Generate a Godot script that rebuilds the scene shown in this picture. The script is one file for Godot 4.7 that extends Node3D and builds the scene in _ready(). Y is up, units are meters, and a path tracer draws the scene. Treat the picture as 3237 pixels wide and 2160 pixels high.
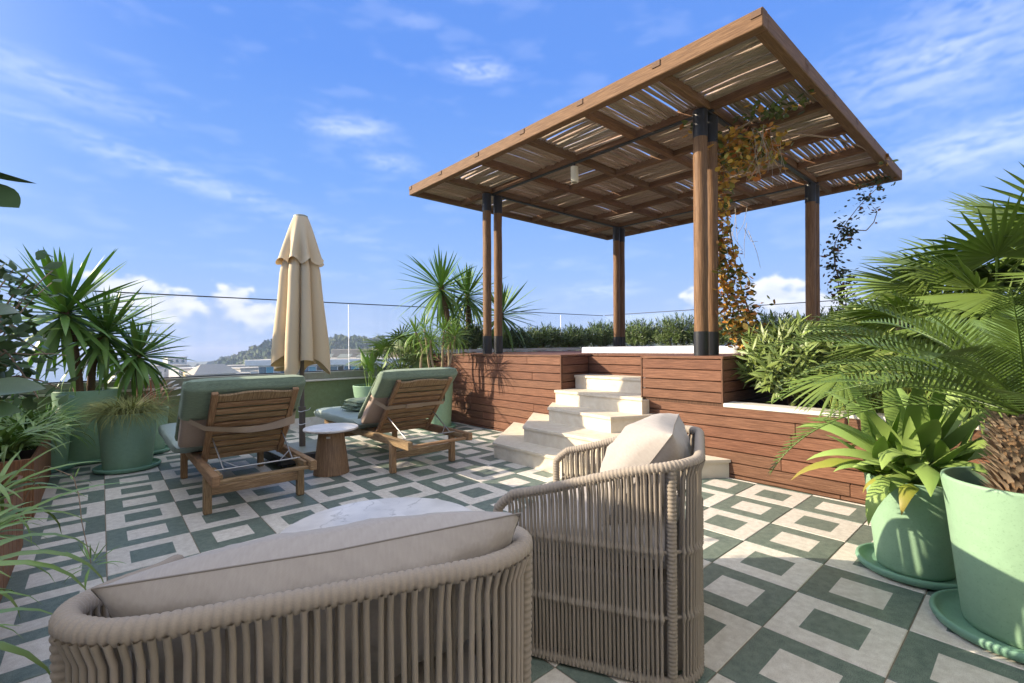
extends Node3D
# Roof terrace: tiled floor, timber deck with hot tub and pergola, loungers, parasol, rope armchairs and potted plants.

var rng := RandomNumberGenerator.new()
var taken := {}
var part_taken := {}
var M := {}
var SH := {}

const DECK := 1.04
const WALLX := 4.03
const PARZ := -4.0

# ---------------------------------------------------------------- naming and tagging
func numbered(called: String) -> String:
	var c: int = taken.get(called, 0)
	taken[called] = c + 1
	return called if c == 0 else "%s_%03d" % [called, c]

func tag(o: Node, label: String, category: String, group := "", kind := "") -> void:
	if label != "": o.set_meta("label", label)
	if category != "": o.set_meta("category", category)
	if group != "": o.set_meta("group", group)
	if kind != "": o.set_meta("kind", kind)

func thing(called: String, label: String, category: String, at := Vector3.ZERO, turn := 0.0, group := "") -> Node3D:
	var o := Node3D.new()
	o.name = numbered(called)
	add_child(o)
	o.position = at
	o.rotation.y = turn
	tag(o, label, category, group)
	return o

func structure(called: String) -> Node3D:
	var o := Node3D.new()
	o.name = numbered(called)
	add_child(o)
	o.set_meta("kind", "structure")
	return o

func part(parent: Node, called: String, mesh: Mesh, mat: Material, xf := Transform3D.IDENTITY, kind := "") -> MeshInstance3D:
	var o := MeshInstance3D.new()
	var key := "%d/%s" % [parent.get_instance_id(), called]
	var c: int = part_taken.get(key, 0)
	part_taken[key] = c + 1
	o.name = called if c == 0 else "%s_%03d" % [called, c]
	o.mesh = mesh
	if mat: o.material_override = mat
	o.transform = xf
	if kind != "": o.set_meta("kind", kind)
	parent.add_child(o, true)
	return o

func scatter(parent: Node, called: String, mesh: Mesh, mat: Material, xfs: Array, cols: Array = [], kind := "stuff") -> MultiMeshInstance3D:
	var mm := MultiMesh.new()
	mm.transform_format = MultiMesh.TRANSFORM_3D
	mm.use_colors = cols.size() > 0
	mm.mesh = mesh
	mm.instance_count = xfs.size()
	for i in xfs.size():
		mm.set_instance_transform(i, xfs[i])
		if cols.size() > 0: mm.set_instance_color(i, cols[i])
	var o := MultiMeshInstance3D.new()
	o.name = called
	o.multimesh = mm
	o.material_override = mat
	if kind != "": o.set_meta("kind", kind)
	parent.add_child(o, true)
	return o

# ---------------------------------------------------------------- mesh builder
class MB:
	var v := PackedVector3Array()
	var n := PackedVector3Array()
	var u := PackedVector2Array()
	var c := PackedColorArray()
	var ix := PackedInt32Array()
	var tint := Color(1, 1, 1)
	func vert(p: Vector3, nn: Vector3, uv: Vector2) -> int:
		v.push_back(p); n.push_back(nn); u.push_back(uv); c.push_back(tint)
		return v.size() - 1
	func tri(a: int, b: int, d: int) -> void:  # counter-clockwise seen from outside
		ix.push_back(a); ix.push_back(d); ix.push_back(b)
	func quad(a: Vector3, b: Vector3, d: Vector3, e: Vector3, ua := Vector2.ZERO, ub := Vector2(1, 0), ud := Vector2(1, 1), ue := Vector2(0, 1)) -> void:
		var nn := (b - a).cross(d - a).normalized()
		if nn.length() < 0.5: nn = (d - a).cross(e - a).normalized()
		var i := vert(a, nn, ua); vert(b, nn, ub); vert(d, nn, ud); vert(e, nn, ue)
		tri(i, i + 1, i + 2); tri(i, i + 2, i + 3)
	func tri3(a: Vector3, b: Vector3, d: Vector3) -> void:
		var nn := (b - a).cross(d - a).normalized()
		var i := vert(a, nn, Vector2(0, 0)); vert(b, nn, Vector2(1, 0)); vert(d, nn, Vector2(0, 1))
		tri(i, i + 1, i + 2)
	# box with chamfered edges, uv in metres along the longest side
	func box(s: Vector3, at := Vector3.ZERO, b := 0.004, basis := Basis.IDENTITY, uo := Vector2.ZERO) -> void:
		var h := s * 0.5
		b = min(b, min(h.x, min(h.y, h.z)) * 0.6)
		var ax := 0
		if s.y > s.x and s.y >= s.z: ax = 1
		elif s.z > s.x and s.z > s.y: ax = 2
		var X := func(p: Vector3) -> Vector3: return basis * p + at
		var dirs := [Vector3.RIGHT, Vector3.UP, Vector3.BACK]
		for f in 3:
			var g := (f + 1) % 3
			var k := (f + 2) % 3
			for sg in [-1.0, 1.0]:
				var N: Vector3 = dirs[f] * sg
				var U: Vector3 = dirs[g] * (h[g] - b)
				var W: Vector3 = dirs[k] * (h[k] - b) * sg
				var C: Vector3 = N * h[f]
				var P := [C - U - W, C + U - W, C + U + W, C - U + W]
				var uvs := []
				for p in P:
					var l: float = p[ax] if ax != f else p[g]
					var m := 0.0
					if ax == f: m = p[k]
					elif ax == g: m = p[k]
					else: m = p[g]
					uvs.append(Vector2(l, m + sg * 0.13 * (f + 1)) + uo)
				quad(X.call(P[0]), X.call(P[1]), X.call(P[2]), X.call(P[3]), uvs[0], uvs[1], uvs[2], uvs[3])
		# edges
		for f in 3:
			var g := (f + 1) % 3
			var k := (f + 2) % 3
			for a in [-1.0, 1.0]:
				for d in [-1.0, 1.0]:
					var L: Vector3 = dirs[f] * (h[f] - b)
					var p1: Vector3 = dirs[g] * a * h[g] + dirs[k] * d * (h[k] - b)
					var p2: Vector3 = dirs[g] * a * (h[g] - b) + dirs[k] * d * h[k]
					var q := [p1 - L, p1 + L, p2 + L, p2 - L]
					if a * d > 0: q = [p1 + L, p1 - L, p2 - L, p2 + L]
					var us := []
					for p in q: us.append(Vector2(p[ax], p[(ax + 1) % 3]) + uo)
					quad(X.call(q[1]), X.call(q[0]), X.call(q[3]), X.call(q[2]), us[1], us[0], us[3], us[2])
	# tube along points; radii one per point or one number
	func tube(pts: PackedVector3Array, rad, sides := 8, caps := true, uscale := 1.0) -> void:
		var m := pts.size()
		var t0 := (pts[1] - pts[0]).normalized()
		var ref := Vector3.UP if absf(t0.y) < 0.9 else Vector3.RIGHT
		var nx := t0.cross(ref).normalized()
		var start := v.size()
		var along := 0.0
		for i in m:
			var t := (pts[min(i + 1, m - 1)] - pts[max(i - 1, 0)]).normalized()
			nx = (nx - t * nx.dot(t)).normalized()
			var ny := t.cross(nx)
			var r: float = rad[i] if (rad is Array or rad is PackedFloat32Array) else rad
			if i > 0: along += pts[i].distance_to(pts[i - 1])
			var slope := 0.0
			if rad is Array:
				var i0: int = max(i - 1, 0); var i1: int = min(i + 1, m - 1)
				slope = clampf((rad[i1] - rad[i0]) / maxf(pts[i1].distance_to(pts[i0]), 1e-5), -2.0, 2.0)
			for k in sides + 1:
				var a := TAU * k / sides
				var d := nx * cos(a) + ny * sin(a)
				vert(pts[i] + d * r, (d - t * slope).normalized(), Vector2(along * uscale, float(k) / sides * TAU * 0.03))
		for i in m - 1:
			for k in sides:
				var a := start + i * (sides + 1) + k
				var b := a + sides + 1
				tri(a, a + 1, b); tri(a + 1, b + 1, b)
		if caps:
			for e in [0, m - 1]:
				var t: Vector3 = (pts[1] - pts[0]).normalized() * -1.0 if e == 0 else (pts[m - 1] - pts[m - 2]).normalized()
				var ci := vert(pts[e], t, Vector2(0, 0))
				var base := start + int(e) * (sides + 1)
				var f := v.size()
				for k in sides + 1: vert(v[base + k], t, Vector2(0, 0))
				for k in sides:
					if e == 0: tri(ci, f + k + 1, f + k)
					else: tri(ci, f + k, f + k + 1)
	# surface of revolution, profile of (radius, y) from bottom to top, outward normals to the right of travel
	func lathe(prof: Array, segs := 40, at := Vector3.ZERO) -> void:
		var m := prof.size()
		var start := v.size()
		var along := 0.0
		for i in m:
			var p: Vector2 = prof[i]
			var q: Vector2 = prof[min(i + 1, m - 1)]
			var o: Vector2 = prof[max(i - 1, 0)]
			var t := (q - o).normalized()
			if i > 0: along += p.distance_to(o)
			for k in segs + 1:
				var a := TAU * k / segs
				var nn := Vector3(cos(a) * t.y, -t.x, sin(a) * t.y).normalized()
				vert(at + Vector3(cos(a) * p.x, p.y, sin(a) * p.x), nn, Vector2(float(k) / segs * 2.0, along))
		for i in m - 1:
			for k in segs:
				var a := start + i * (segs + 1) + k
				var b := a + segs + 1
				tri(a, b, a + 1); tri(a + 1, b, b + 1)
	# vertical prism on a polygon in x,z
	func prism(poly: PackedVector2Array, y0: float, y1: float, bev := 0.0) -> void:
		var m := poly.size()
		var area := 0.0
		for i in m:
			var p := poly[i]; var q := poly[(i + 1) % m]
			area += p.x * q.y - q.x * p.y
		var P := poly.duplicate()
		if area < 0: P.reverse()   # counter-clockwise in (x, z)
		var top := P
		if bev > 0.0:
			var off := Geometry2D.offset_polygon(P, -bev)
			if off.size() == 1 and off[0].size() == m:
				var o: PackedVector2Array = off[0]
				var best := 0
				for i in m:
					if o[i].distance_to(P[0]) < o[best].distance_to(P[0]): best = i
				var r := PackedVector2Array()
				for i in m: r.push_back(o[(best + i) % m])
				if r[1].distance_to(P[1]) > bev * 6.0:
					var rr := PackedVector2Array()
					for i in m: rr.push_back(o[(best - i + m) % m])
					r = rr
				top = r
		for i in m:
			var p: Vector2 = P[i]; var q: Vector2 = P[(i + 1) % m]
			var l := p.distance_to(q)
			quad(Vector3(p.x, y1 - bev, p.y), Vector3(q.x, y1 - bev, q.y), Vector3(q.x, y0, q.y), Vector3(p.x, y0, p.y), Vector2(0, y1), Vector2(l, y1), Vector2(l, y0), Vector2(0, y0))
			if bev > 0.0:
				var pt: Vector2 = top[i]; var qt: Vector2 = top[(i + 1) % m]
				quad(Vector3(pt.x, y1, pt.y), Vector3(qt.x, y1, qt.y), Vector3(q.x, y1 - bev, q.y), Vector3(p.x, y1 - bev, p.y))
		var t := Geometry2D.triangulate_polygon(top)
		for k in range(0, t.size(), 3):
			var a: Vector2 = top[t[k]]; var b: Vector2 = top[t[k + 1]]; var d: Vector2 = top[t[k + 2]]
			for lv in [[y1, Vector3.UP], [y0, Vector3.DOWN]]:
				var i := vert(Vector3(a.x, lv[0], a.y), lv[1], a)
				vert(Vector3(b.x, lv[0], b.y), lv[1], b); vert(Vector3(d.x, lv[0], d.y), lv[1], d)
				var ccw := (b - a).cross(d - a) > 0
				if ccw == (lv[1].y > 0): tri(i, i + 2, i + 1)
				else: tri(i, i + 1, i + 2)
	# grid of points rows x cols with smooth normals
	func grid(g: Array, flip := false, uvm := Vector2(1, 1)) -> void:
		var R := g.size(); var C: int = g[0].size()
		var start := v.size()
		for i in R:
			for j in C:
				var a: Vector3 = g[min(i + 1, R - 1)][j] - g[max(i - 1, 0)][j]
				var b: Vector3 = g[i][min(j + 1, C - 1)] - g[i][max(j - 1, 0)]
				var nn := b.cross(a).normalized()
				if nn == Vector3.ZERO: nn = Vector3.UP
				vert(g[i][j], -nn if flip else nn, Vector2(float(j) / (C - 1) * uvm.x, float(i) / (R - 1) * uvm.y))
		for i in R - 1:
			for j in C - 1:
				var a := start + i * C + j
				if flip:
					tri(a, a + C, a + 1); tri(a + 1, a + C, a + C + 1)
				else:
					tri(a, a + 1, a + C); tri(a + 1, a + C + 1, a + C)
	# strap leaf: grows along +Y, bends towards +Z, V-folded; colour from base to tip
	func leaf(length: float, width: float, bend := 0.3, fold := 0.25, segs := 6, base_w := 0.5, peak := 0.35, start := Transform3D.IDENTITY, c0 := Color(1, 1, 1), c1 := Color(1, 1, 1), wave := 0.0, power := 1.4) -> void:
		var p := Vector3.ZERO
		var s := v.size()
		var dl := length / segs
		for i in segs + 1:
			var t := float(i) / segs
			var ang := bend * pow(t, power)
			var d := Vector3(0, cos(ang), sin(ang))
			var up := Vector3(0, -sin(ang), cos(ang))
			var w := width * 0.5
			if t < peak: w *= lerpf(base_w, 1.0, smoothstep(0.0, 1.0, t / peak))
			else: w *= maxf(0.015, pow(1.0 - pow((t - peak) / (1.0 - peak), 1.6), 0.9))
			var f := fold * w
			var sway := Vector3(sin(t * 7.0) * wave * width, 0, 0)
			var nl := (up - Vector3(1, 0, 0) * fold * -0.6).normalized()
			var nr := (up - Vector3(1, 0, 0) * fold * 0.6).normalized()
			tint = c0.lerp(c1, t)
			var L := start * (p + sway + Vector3(-w, 0, 0) + up * f)
			var C := start * (p + sway)
			var Rr := start * (p + sway + Vector3(w, 0, 0) + up * f)
			vert(L, start.basis * nl, Vector2(0, t)); vert(C, start.basis * up, Vector2(0.5, t)); vert(Rr, start.basis * nr, Vector2(1, t))
			p += d * dl
		tint = Color(1, 1, 1)
		for i in segs:
			var a := s + i * 3
			for k in 2:
				tri(a + k, a + k + 1, a + k + 3); tri(a + k + 1, a + k + 4, a + k + 3)
	func mesh(colored := false) -> ArrayMesh:
		var m := ArrayMesh.new()
		add_to(m, colored)
		return m
	func add_to(m: ArrayMesh, colored := false) -> void:
		var a := []
		a.resize(Mesh.ARRAY_MAX)
		a[Mesh.ARRAY_VERTEX] = v; a[Mesh.ARRAY_NORMAL] = n; a[Mesh.ARRAY_TEX_UV] = u; a[Mesh.ARRAY_INDEX] = ix
		if colored: a[Mesh.ARRAY_COLOR] = c
		m.add_surface_from_arrays(Mesh.PRIMITIVE_TRIANGLES, a)

func box_mesh(s: Vector3, b := 0.004, uo := Vector2.ZERO) -> ArrayMesh:
	var m := MB.new(); m.box(s, Vector3.ZERO, b, Basis.IDENTITY, uo); return m.mesh()

func boxp(parent: Node, called: String, s: Vector3, at: Vector3, mat: Material, b := 0.004, basis := Basis.IDENTITY) -> MeshInstance3D:
	return part(parent, called, box_mesh(s, b, Vector2(rng.randf() * 3.0, rng.randf() * 3.0)), mat, Transform3D(basis, at))

func tube_mesh(pts: PackedVector3Array, rad, sides := 8, caps := true) -> ArrayMesh:
	var m := MB.new(); m.tube(pts, rad, sides, caps); return m.mesh()

func lathe_mesh(prof: Array, segs := 40) -> ArrayMesh:
	var m := MB.new(); m.lathe(prof, segs); return m.mesh()

func bar(parent: Node, called: String, a: Vector3, b: Vector3, w: float, t: float, mat: Material, bev := 0.004, up := Vector3.UP) -> MeshInstance3D:
	var d := b - a
	var z := d.normalized()
	var x := up.cross(z).normalized()
	var y := z.cross(x)
	return part(parent, called, box_mesh(Vector3(w, t, d.length()), bev, Vector2(rng.randf() * 3.0, rng.randf() * 3.0)), mat, Transform3D(Basis(x, y, z), (a + b) * 0.5))

func aim(az: float, tilt: float, roll := 0.0) -> Basis:  # +Y tilted from the vertical towards azimuth az (0 = +Z)
	return Basis(Vector3.UP, az) * Basis(Vector3.RIGHT, tilt) * Basis(Vector3.UP, roll)

func rj(a: float) -> float: return rng.randf_range(-a, a)

# ---------------------------------------------------------------- textures and materials
func lin(r: float, g: float, b: float) -> Color: return Color(r, g, b).linear_to_srgb()

func tex_from(size: int, fn: Callable) -> ImageTexture:
	var im := Image.create(size, size, false, Image.FORMAT_RGB8)
	var d := PackedByteArray(); d.resize(size * size * 3)
	var k := 0
	for y in size:
		for x in size:
			var c: Color = fn.call(x, y)
			d[k] = int(clampf(c.r, 0, 1) * 255.0); d[k + 1] = int(clampf(c.g, 0, 1) * 255.0); d[k + 2] = int(clampf(c.b, 0, 1) * 255.0)
			k += 3
	im.set_data(size, size, false, Image.FORMAT_RGB8, d)
	im.generate_mipmaps()
	return ImageTexture.create_from_image(im)

func normal_from(size: int, freq: float, strength: float, stretch := Vector2.ONE, seed_ := 3) -> ImageTexture:
	var nz := FastNoiseLite.new(); nz.seed = seed_; nz.frequency = freq; nz.fractal_octaves = 3
	var im := Image.create(size, size, false, Image.FORMAT_RGBF)
	for y in size:
		for x in size:
			var q := tile_noise(nz, x * stretch.x, y * stretch.y, size * stretch.x, size * stretch.y)
			im.set_pixel(x, y, Color(q, q, q))
	im.convert(Image.FORMAT_RGB8)
	im.bump_map_to_normal_map(strength)
	return ImageTexture.create_from_image(im)

func tile_noise(nz: FastNoiseLite, x: float, y: float, w: float, h: float) -> float:  # repeats without a seam, 0..1
	var fx := x / w; var fy := y / h
	var a := nz.get_noise_2d(x, y); var b := nz.get_noise_2d(x - w, y)
	var c := nz.get_noise_2d(x, y - h); var d := nz.get_noise_2d(x - w, y - h)
	var v := lerpf(lerpf(a, b, fx), lerpf(c, d, fx), fy)
	var gain := 1.0 / sqrt((fx * fx + (1 - fx) * (1 - fx)) * (fy * fy + (1 - fy) * (1 - fy)))
	return v * gain * 0.5 + 0.5

func mat(called: String, col: Color, rough := 0.7, tex: Texture2D = null, opts := {}) -> StandardMaterial3D:
	var m := StandardMaterial3D.new()
	m.resource_name = called
	m.albedo_color = col
	m.roughness = rough
	m.cull_mode = BaseMaterial3D.CULL_DISABLED
	if tex:
		m.albedo_texture = tex
	if opts.has("uv"): m.uv1_scale = opts.uv
	if opts.get("tri", false):
		m.uv1_triplanar = true
		m.uv1_world_triplanar = opts.get("world", true)
		m.uv1_triplanar_sharpness = 4.0
	if opts.has("normal"):
		m.normal_enabled = true; m.normal_texture = opts.normal; m.normal_scale = opts.get("ns", 1.0)
	if opts.has("metal"): m.metallic = opts.metal
	if opts.has("spec"): m.metallic_specular = opts.spec
	if opts.has("back"):
		m.backlight_enabled = true; m.backlight = opts.back
	if opts.get("vc", false): m.vertex_color_use_as_albedo = true
	if opts.has("coat"):
		m.clearcoat_enabled = true; m.clearcoat = opts.coat; m.clearcoat_roughness = opts.get("coatr", 0.3)
	if opts.has("rim"):
		m.rim_enabled = true; m.rim = opts.rim; m.rim_tint = 0.5
	M[called] = m
	return m

func make_materials() -> void:
	var n1 := FastNoiseLite.new(); n1.seed = 11; n1.frequency = 0.02; n1.fractal_octaves = 4
	var n2 := FastNoiseLite.new(); n2.seed = 12; n2.frequency = 0.35; n2.fractal_octaves = 2
	var n3 := FastNoiseLite.new(); n3.seed = 13; n3.frequency = 0.08; n3.fractal_octaves = 3
	# cement tile: aggregate specks and soft stains
	var speck := func(x: int, y: int) -> Color:
		var a := tile_noise(n1, x, y, 512, 512)
		var b := n2.get_noise_2d(x, y)
		var k := 0.86 + 0.14 * a
		if b > 0.42: k *= 0.80
		elif b < -0.46: k *= 1.06
		return Color(k, k * (0.985 + 0.015 * a), k * (0.96 + 0.03 * a))
	var t_speck := tex_from(512, speck)
	var speck2 := func(x: int, y: int) -> Color:
		var a := tile_noise(n1, x + 77, y, 512, 512)
		var b := n2.get_noise_2d(x * 0.8, y * 0.8)
		var k := 0.72 + 0.34 * a
		if b > 0.26: k *= 0.66
		elif b < -0.28: k *= 1.22
		return Color(k * (0.95 + 0.06 * a), k, k * (1.02 - 0.04 * a))
	var t_speck2 := tex_from(512, speck2)
	var t_bump := normal_from(256, 0.12, 1.2)
	for i in 3:
		var k: float = [1.0, 0.93, 1.04][i]
		mat("tile_white_%d" % i, lin(0.78 * k, 0.745 * k, 0.68 * k), 0.5, t_speck, {tri = true, uv = Vector3(1.9, 1.9, 1.9), spec = 0.45, normal = t_bump, ns = 0.25})
		mat("tile_green_%d" % i, lin(0.215 * k, 0.27 * k, 0.225 * k), 0.42, t_speck2, {tri = true, uv = Vector3(1.9, 1.9, 1.9), spec = 0.5, normal = t_bump, ns = 0.25})
	mat("grout", lin(0.33, 0.27, 0.2), 0.95, t_speck, {tri = true})
	# timber: u runs along the grain
	var gz := FastNoiseLite.new(); gz.seed = 21; gz.frequency = 0.03; gz.fractal_octaves = 4
	var gk := FastNoiseLite.new(); gk.seed = 23; gk.frequency = 0.012; gk.fractal_octaves = 2
	var wood := func(x: int, y: int) -> Color:
		var w := gk.get_noise_2d(x, y * 0.6) * 9.0
		var a := tile_noise(gz, x * 0.22, y * 3.0 + w, 512 * 0.22, 512 * 3.0)
		var b := tile_noise(gz, x * 0.9 + 50, y * 9.0, 512 * 0.9, 512 * 9.0)
		var k := 0.52 + 0.50 * a + 0.30 * (b - 0.5)
		return Color(k, k * (0.93 + 0.08 * a), k * (0.88 + 0.12 * a))
	var t_wood := tex_from(512, wood)
	var t_grain := normal_from(256, 0.05, 2.0, Vector2(0.2, 3.0), 5)
	for i in 4:
		var k: float = [1.0, 0.86, 1.12, 0.95][i]
		var r: float = [1.0, 1.05, 0.97, 0.93][i]
		mat("deck_%d" % i, lin(0.275 * k, 0.137 * k * r, 0.083 * k * r), 0.62, t_wood, {uv = Vector3(1.1, 3.0, 1), normal = t_grain, ns = 0.5, spec = 0.35})
		mat("teak_%d" % i, lin(0.56 * k, 0.385 * k * r, 0.22 * k * r), 0.66, t_wood, {uv = Vector3(1.6, 4.0, 1), normal = t_grain, ns = 0.5, spec = 0.3})
		mat("beam_%d" % i, lin(0.29 * k, 0.17 * k * r, 0.09 * k * r), 0.68, t_wood, {uv = Vector3(1.0, 3.0, 1), normal = t_grain, ns = 0.6, spec = 0.3})
		mat("cane_%d" % i, lin(0.6 * k, 0.5 * k * r, 0.4 * k * r), 0.7, t_wood, {uv = Vector3(2.0, 6.0, 1), spec = 0.3})
	mat("post_wood", lin(0.30, 0.175, 0.09), 0.6, t_wood, {uv = Vector3(0.8, 5.0, 1), normal = t_grain, ns = 0.7, spec = 0.35})
	mat("tenon", lin(0.2, 0.105, 0.05), 0.75, t_wood, {uv = Vector3(6, 6, 1)})
	mat("planter_wood", lin(0.42, 0.2, 0.085), 0.6, t_wood, {uv = Vector3(1.2, 3.0, 1), normal = t_grain, ns = 0.5})
	mat("table_wood", lin(0.42, 0.27, 0.15), 0.6, t_wood, {uv = Vector3(1.4, 4.0, 1), normal = t_grain, ns = 0.4})
	mat("core", lin(0.16, 0.085, 0.05), 0.9, t_wood, {uv = Vector3(1, 3, 1)})
	# stone and plaster
	var stone := func(x: int, y: int) -> Color:
		var a := tile_noise(n3, x * 0.5, y * 0.5, 256, 256)
		var b := tile_noise(n1, x, y, 512, 512)
		var k := 0.91 + 0.05 * a + 0.07 * (b - 0.5)
		return Color(k, k * (0.975 + 0.03 * b), k * (0.93 + 0.07 * b))
	var t_stone := tex_from(512, stone)
	mat("step_stone", lin(0.78, 0.71, 0.585), 0.75, t_stone, {tri = true, uv = Vector3(0.8, 0.8, 0.8), normal = t_bump, ns = 0.12})
	mat("step_tread", lin(0.74, 0.67, 0.555), 0.7, t_stone, {tri = true, uv = Vector3(0.8, 0.8, 0.8), normal = t_bump, ns = 0.1})
	mat("plaster_green", lin(0.235, 0.305, 0.15), 0.9, t_stone, {tri = true, uv = Vector3(1.2, 1.2, 1.2), normal = t_bump, ns = 0.7})
	mat("plaster_white", lin(0.8, 0.78, 0.74), 0.8, t_stone, {tri = true, uv = Vector3(0.9, 0.9, 0.9)})
	mat("ledge_white", lin(0.78, 0.76, 0.72), 0.6, t_stone, {tri = true})
	mat("coping", lin(0.29, 0.31, 0.265), 0.45, t_stone, {tri = true, metal = 0.2})
	mat("dark_metal", lin(0.025, 0.027, 0.03), 0.45, null, {metal = 0.3})
	mat("sleeve", lin(0.02, 0.022, 0.027), 0.38, t_stone, {tri = true})
	mat("steel", lin(0.5, 0.5, 0.49), 0.5, null, {metal = 1.0})
	# marble
	var mz := FastNoiseLite.new(); mz.seed = 31; mz.frequency = 0.006; mz.fractal_octaves = 5
	var marble := func(x: int, y: int) -> Color:
		var q := (mz.get_noise_2d(x, y) * 2.4 + mz.get_noise_2d(x * 3.0 + 900, y * 3.0) * 0.5)
		var s := absf(sin((x * 0.0035 + y * 0.0061 + q) * 1.5))
		var vein := pow(1.0 - s, 14.0) * clampf(0.35 + 1.6 * mz.get_noise_2d(x * 0.8 + 300, y * 0.8 + 90), 0.0, 1.0)
		var cl := mz.get_noise_2d(x * 1.4 + 500, y * 1.4) * 0.10
		var k := 0.93 + cl - 0.30 * vein
		return Color(k, k * (0.985 - 0.01 * vein), k * (0.965 - 0.03 * vein))
	mat("marble", lin(0.74, 0.73, 0.725), 0.28, tex_from(512, marble), {tri = true, uv = Vector3(1.0, 1.0, 1.0), spec = 0.5})
	# pots
	var potx := func(x: int, y: int) -> Color:
		var a := tile_noise(n3, x * 0.5, y * 0.5, 256, 256)
		var b := n2.get_noise_2d(x * 0.5, y * 0.5)
		var k := 0.95 + 0.06 * a
		if b > 0.52: k *= 0.93
		return Color(k, k, k)
	var t_pot := tex_from(256, potx)
	mat("pot_green", lin(0.265, 0.42, 0.275), 0.55, t_pot, {tri = true, uv = Vector3(2, 2, 2), spec = 0.35})
	mat("saucer_green", lin(0.19, 0.36, 0.25), 0.5, t_pot, {tri = true, uv = Vector3(2, 2, 2), spec = 0.4})
	var soilx := func(x: int, y: int) -> Color:
		var b := n2.get_noise_2d(x, y)
		var k := 0.7 + 0.5 * b
		return Color(k, k * 0.92, k * 0.8)
	var t_soil := tex_from(256, soilx)
	mat("soil", lin(0.085, 0.055, 0.035), 0.98, t_soil, {tri = true, uv = Vector3(3, 3, 3), normal = t_bump, ns = 2.0})
	var barkx := func(x: int, y: int) -> Color:
		var a := tile_noise(n3, x * 2.0, y * 0.5, 512, 128)
		var k := 0.55 + 0.6 * a
		return Color(k, k * 0.96, k * 0.9)
	var t_bark := tex_from(256, barkx)
	mat("bark", lin(0.2, 0.135, 0.08), 0.95, t_bark, {uv = Vector3(5, 12, 1), normal = t_grain, ns = 1.5})
	mat("bark_pale", lin(0.5, 0.42, 0.31), 0.9, t_bark, {uv = Vector3(7, 10, 1), normal = t_grain, ns = 1.0})
	mat("bark_grey", lin(0.25, 0.17, 0.115), 0.95, t_bark, {uv = Vector3(8, 14, 1), normal = t_grain, ns = 1.2})
	mat("palm_scale", lin(0.5, 0.42, 0.33), 0.95, t_bark, {uv = Vector3(20, 20, 1)})
	# cloth
	var weave := func(x: int, y: int) -> Color:
		var a := 0.5 + 0.5 * sin(x * TAU / 8.0) * cos(y * TAU / 8.0)
		var b := tile_noise(n1, x, y, 256, 256)
		var k := 0.86 + 0.1 * a + 0.08 * (b - 0.5)
		return Color(k, k, k)
	var t_weave := tex_from(256, weave)
	var t_soft := normal_from(256, 0.02, 3.0, Vector2.ONE, 9)
	mat("cushion", lin(0.45, 0.41, 0.375), 0.9, t_weave, {uv = Vector3(17, 17, 1), rim = 0.3})
	mat("seam", lin(0.22, 0.2, 0.18), 0.9)
	mat("umbrella", lin(0.78, 0.62, 0.39), 0.85, t_weave, {uv = Vector3(14, 14, 1), back = Color(0.30, 0.25, 0.16), rim = 0.1})
	mat("umbrella_lining", lin(0.72, 0.52, 0.25), 0.85, t_weave, {uv = Vector3(14, 14, 1), back = Color(0.3, 0.22, 0.1)})
	var terry := func(x: int, y: int) -> Color:
		var b := n2.get_noise_2d(x * 0.9, y * 0.9)
		var a := tile_noise(n1, x, y, 256, 256)
		var k := 0.82 + 0.25 * b + 0.2 * (a - 0.5)
		return Color(k, k, k)
	var t_terry := tex_from(256, terry)
	mat("towel", lin(0.28, 0.37, 0.25), 0.98, t_terry, {uv = Vector3(3, 3, 1), rim = 0.5, normal = t_bump, ns = 1.0})
	mat("seat_cover", lin(0.34, 0.42, 0.37), 0.5, t_weave, {uv = Vector3(5, 5, 1), normal = t_soft, ns = 0.8})
	mat("pad", lin(0.46, 0.35, 0.275), 0.9, t_weave, {uv = Vector3(5, 5, 1), rim = 0.2})
	mat("strap", lin(0.48, 0.37, 0.26), 0.85, t_weave, {uv = Vector3(10, 10, 1)})
	mat("rope_0", lin(0.345, 0.295, 0.235), 0.88, t_weave, {uv = Vector3(40, 40, 1), rim = 0.25})
	mat("rope_1", lin(0.315, 0.27, 0.215), 0.88, t_weave, {uv = Vector3(40, 40, 1), rim = 0.25})
	mat("rope_2", lin(0.38, 0.325, 0.265), 0.88, t_weave, {uv = Vector3(40, 40, 1), rim = 0.25})
	mat("chair_shell", lin(0.26, 0.225, 0.185), 0.95, t_weave, {uv = Vector3(8, 8, 1)})
	# leaves (sun shines through them)
	mat("yucca_leaf", lin(0.15, 0.25, 0.05), 0.42, null, {vc = true, back = Color(0.34, 0.46, 0.08), spec = 0.5})
	mat("dracaena_leaf", lin(0.2, 0.3, 0.05), 0.42, null, {vc = true, back = Color(0.4, 0.5, 0.1), spec = 0.5})
	mat("fan_leaf", lin(0.125, 0.185, 0.045), 0.5, null, {vc = true, back = Color(0.3, 0.4, 0.08), spec = 0.4})
	mat("cycas_leaf", lin(0.105, 0.175, 0.032), 0.4, null, {vc = true, back = Color(0.16, 0.22, 0.03), spec = 0.5})
	mat("agave_leaf", lin(0.26, 0.37, 0.1), 0.5, null, {vc = true, back = Color(0.3, 0.42, 0.08), spec = 0.4})
	mat("shrub_leaf", lin(0.19, 0.25, 0.07), 0.45, null, {vc = true, back = Color(0.24, 0.32, 0.08), spec = 0.5})
	mat("ficus_leaf", lin(0.075, 0.125, 0.05), 0.36, null, {vc = true, back = Color(0.16, 0.26, 0.05), spec = 0.28})
	mat("spider_leaf", lin(0.20, 0.31, 0.085), 0.4, null, {vc = true, back = Color(0.26, 0.38, 0.08), spec = 0.5})
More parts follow.
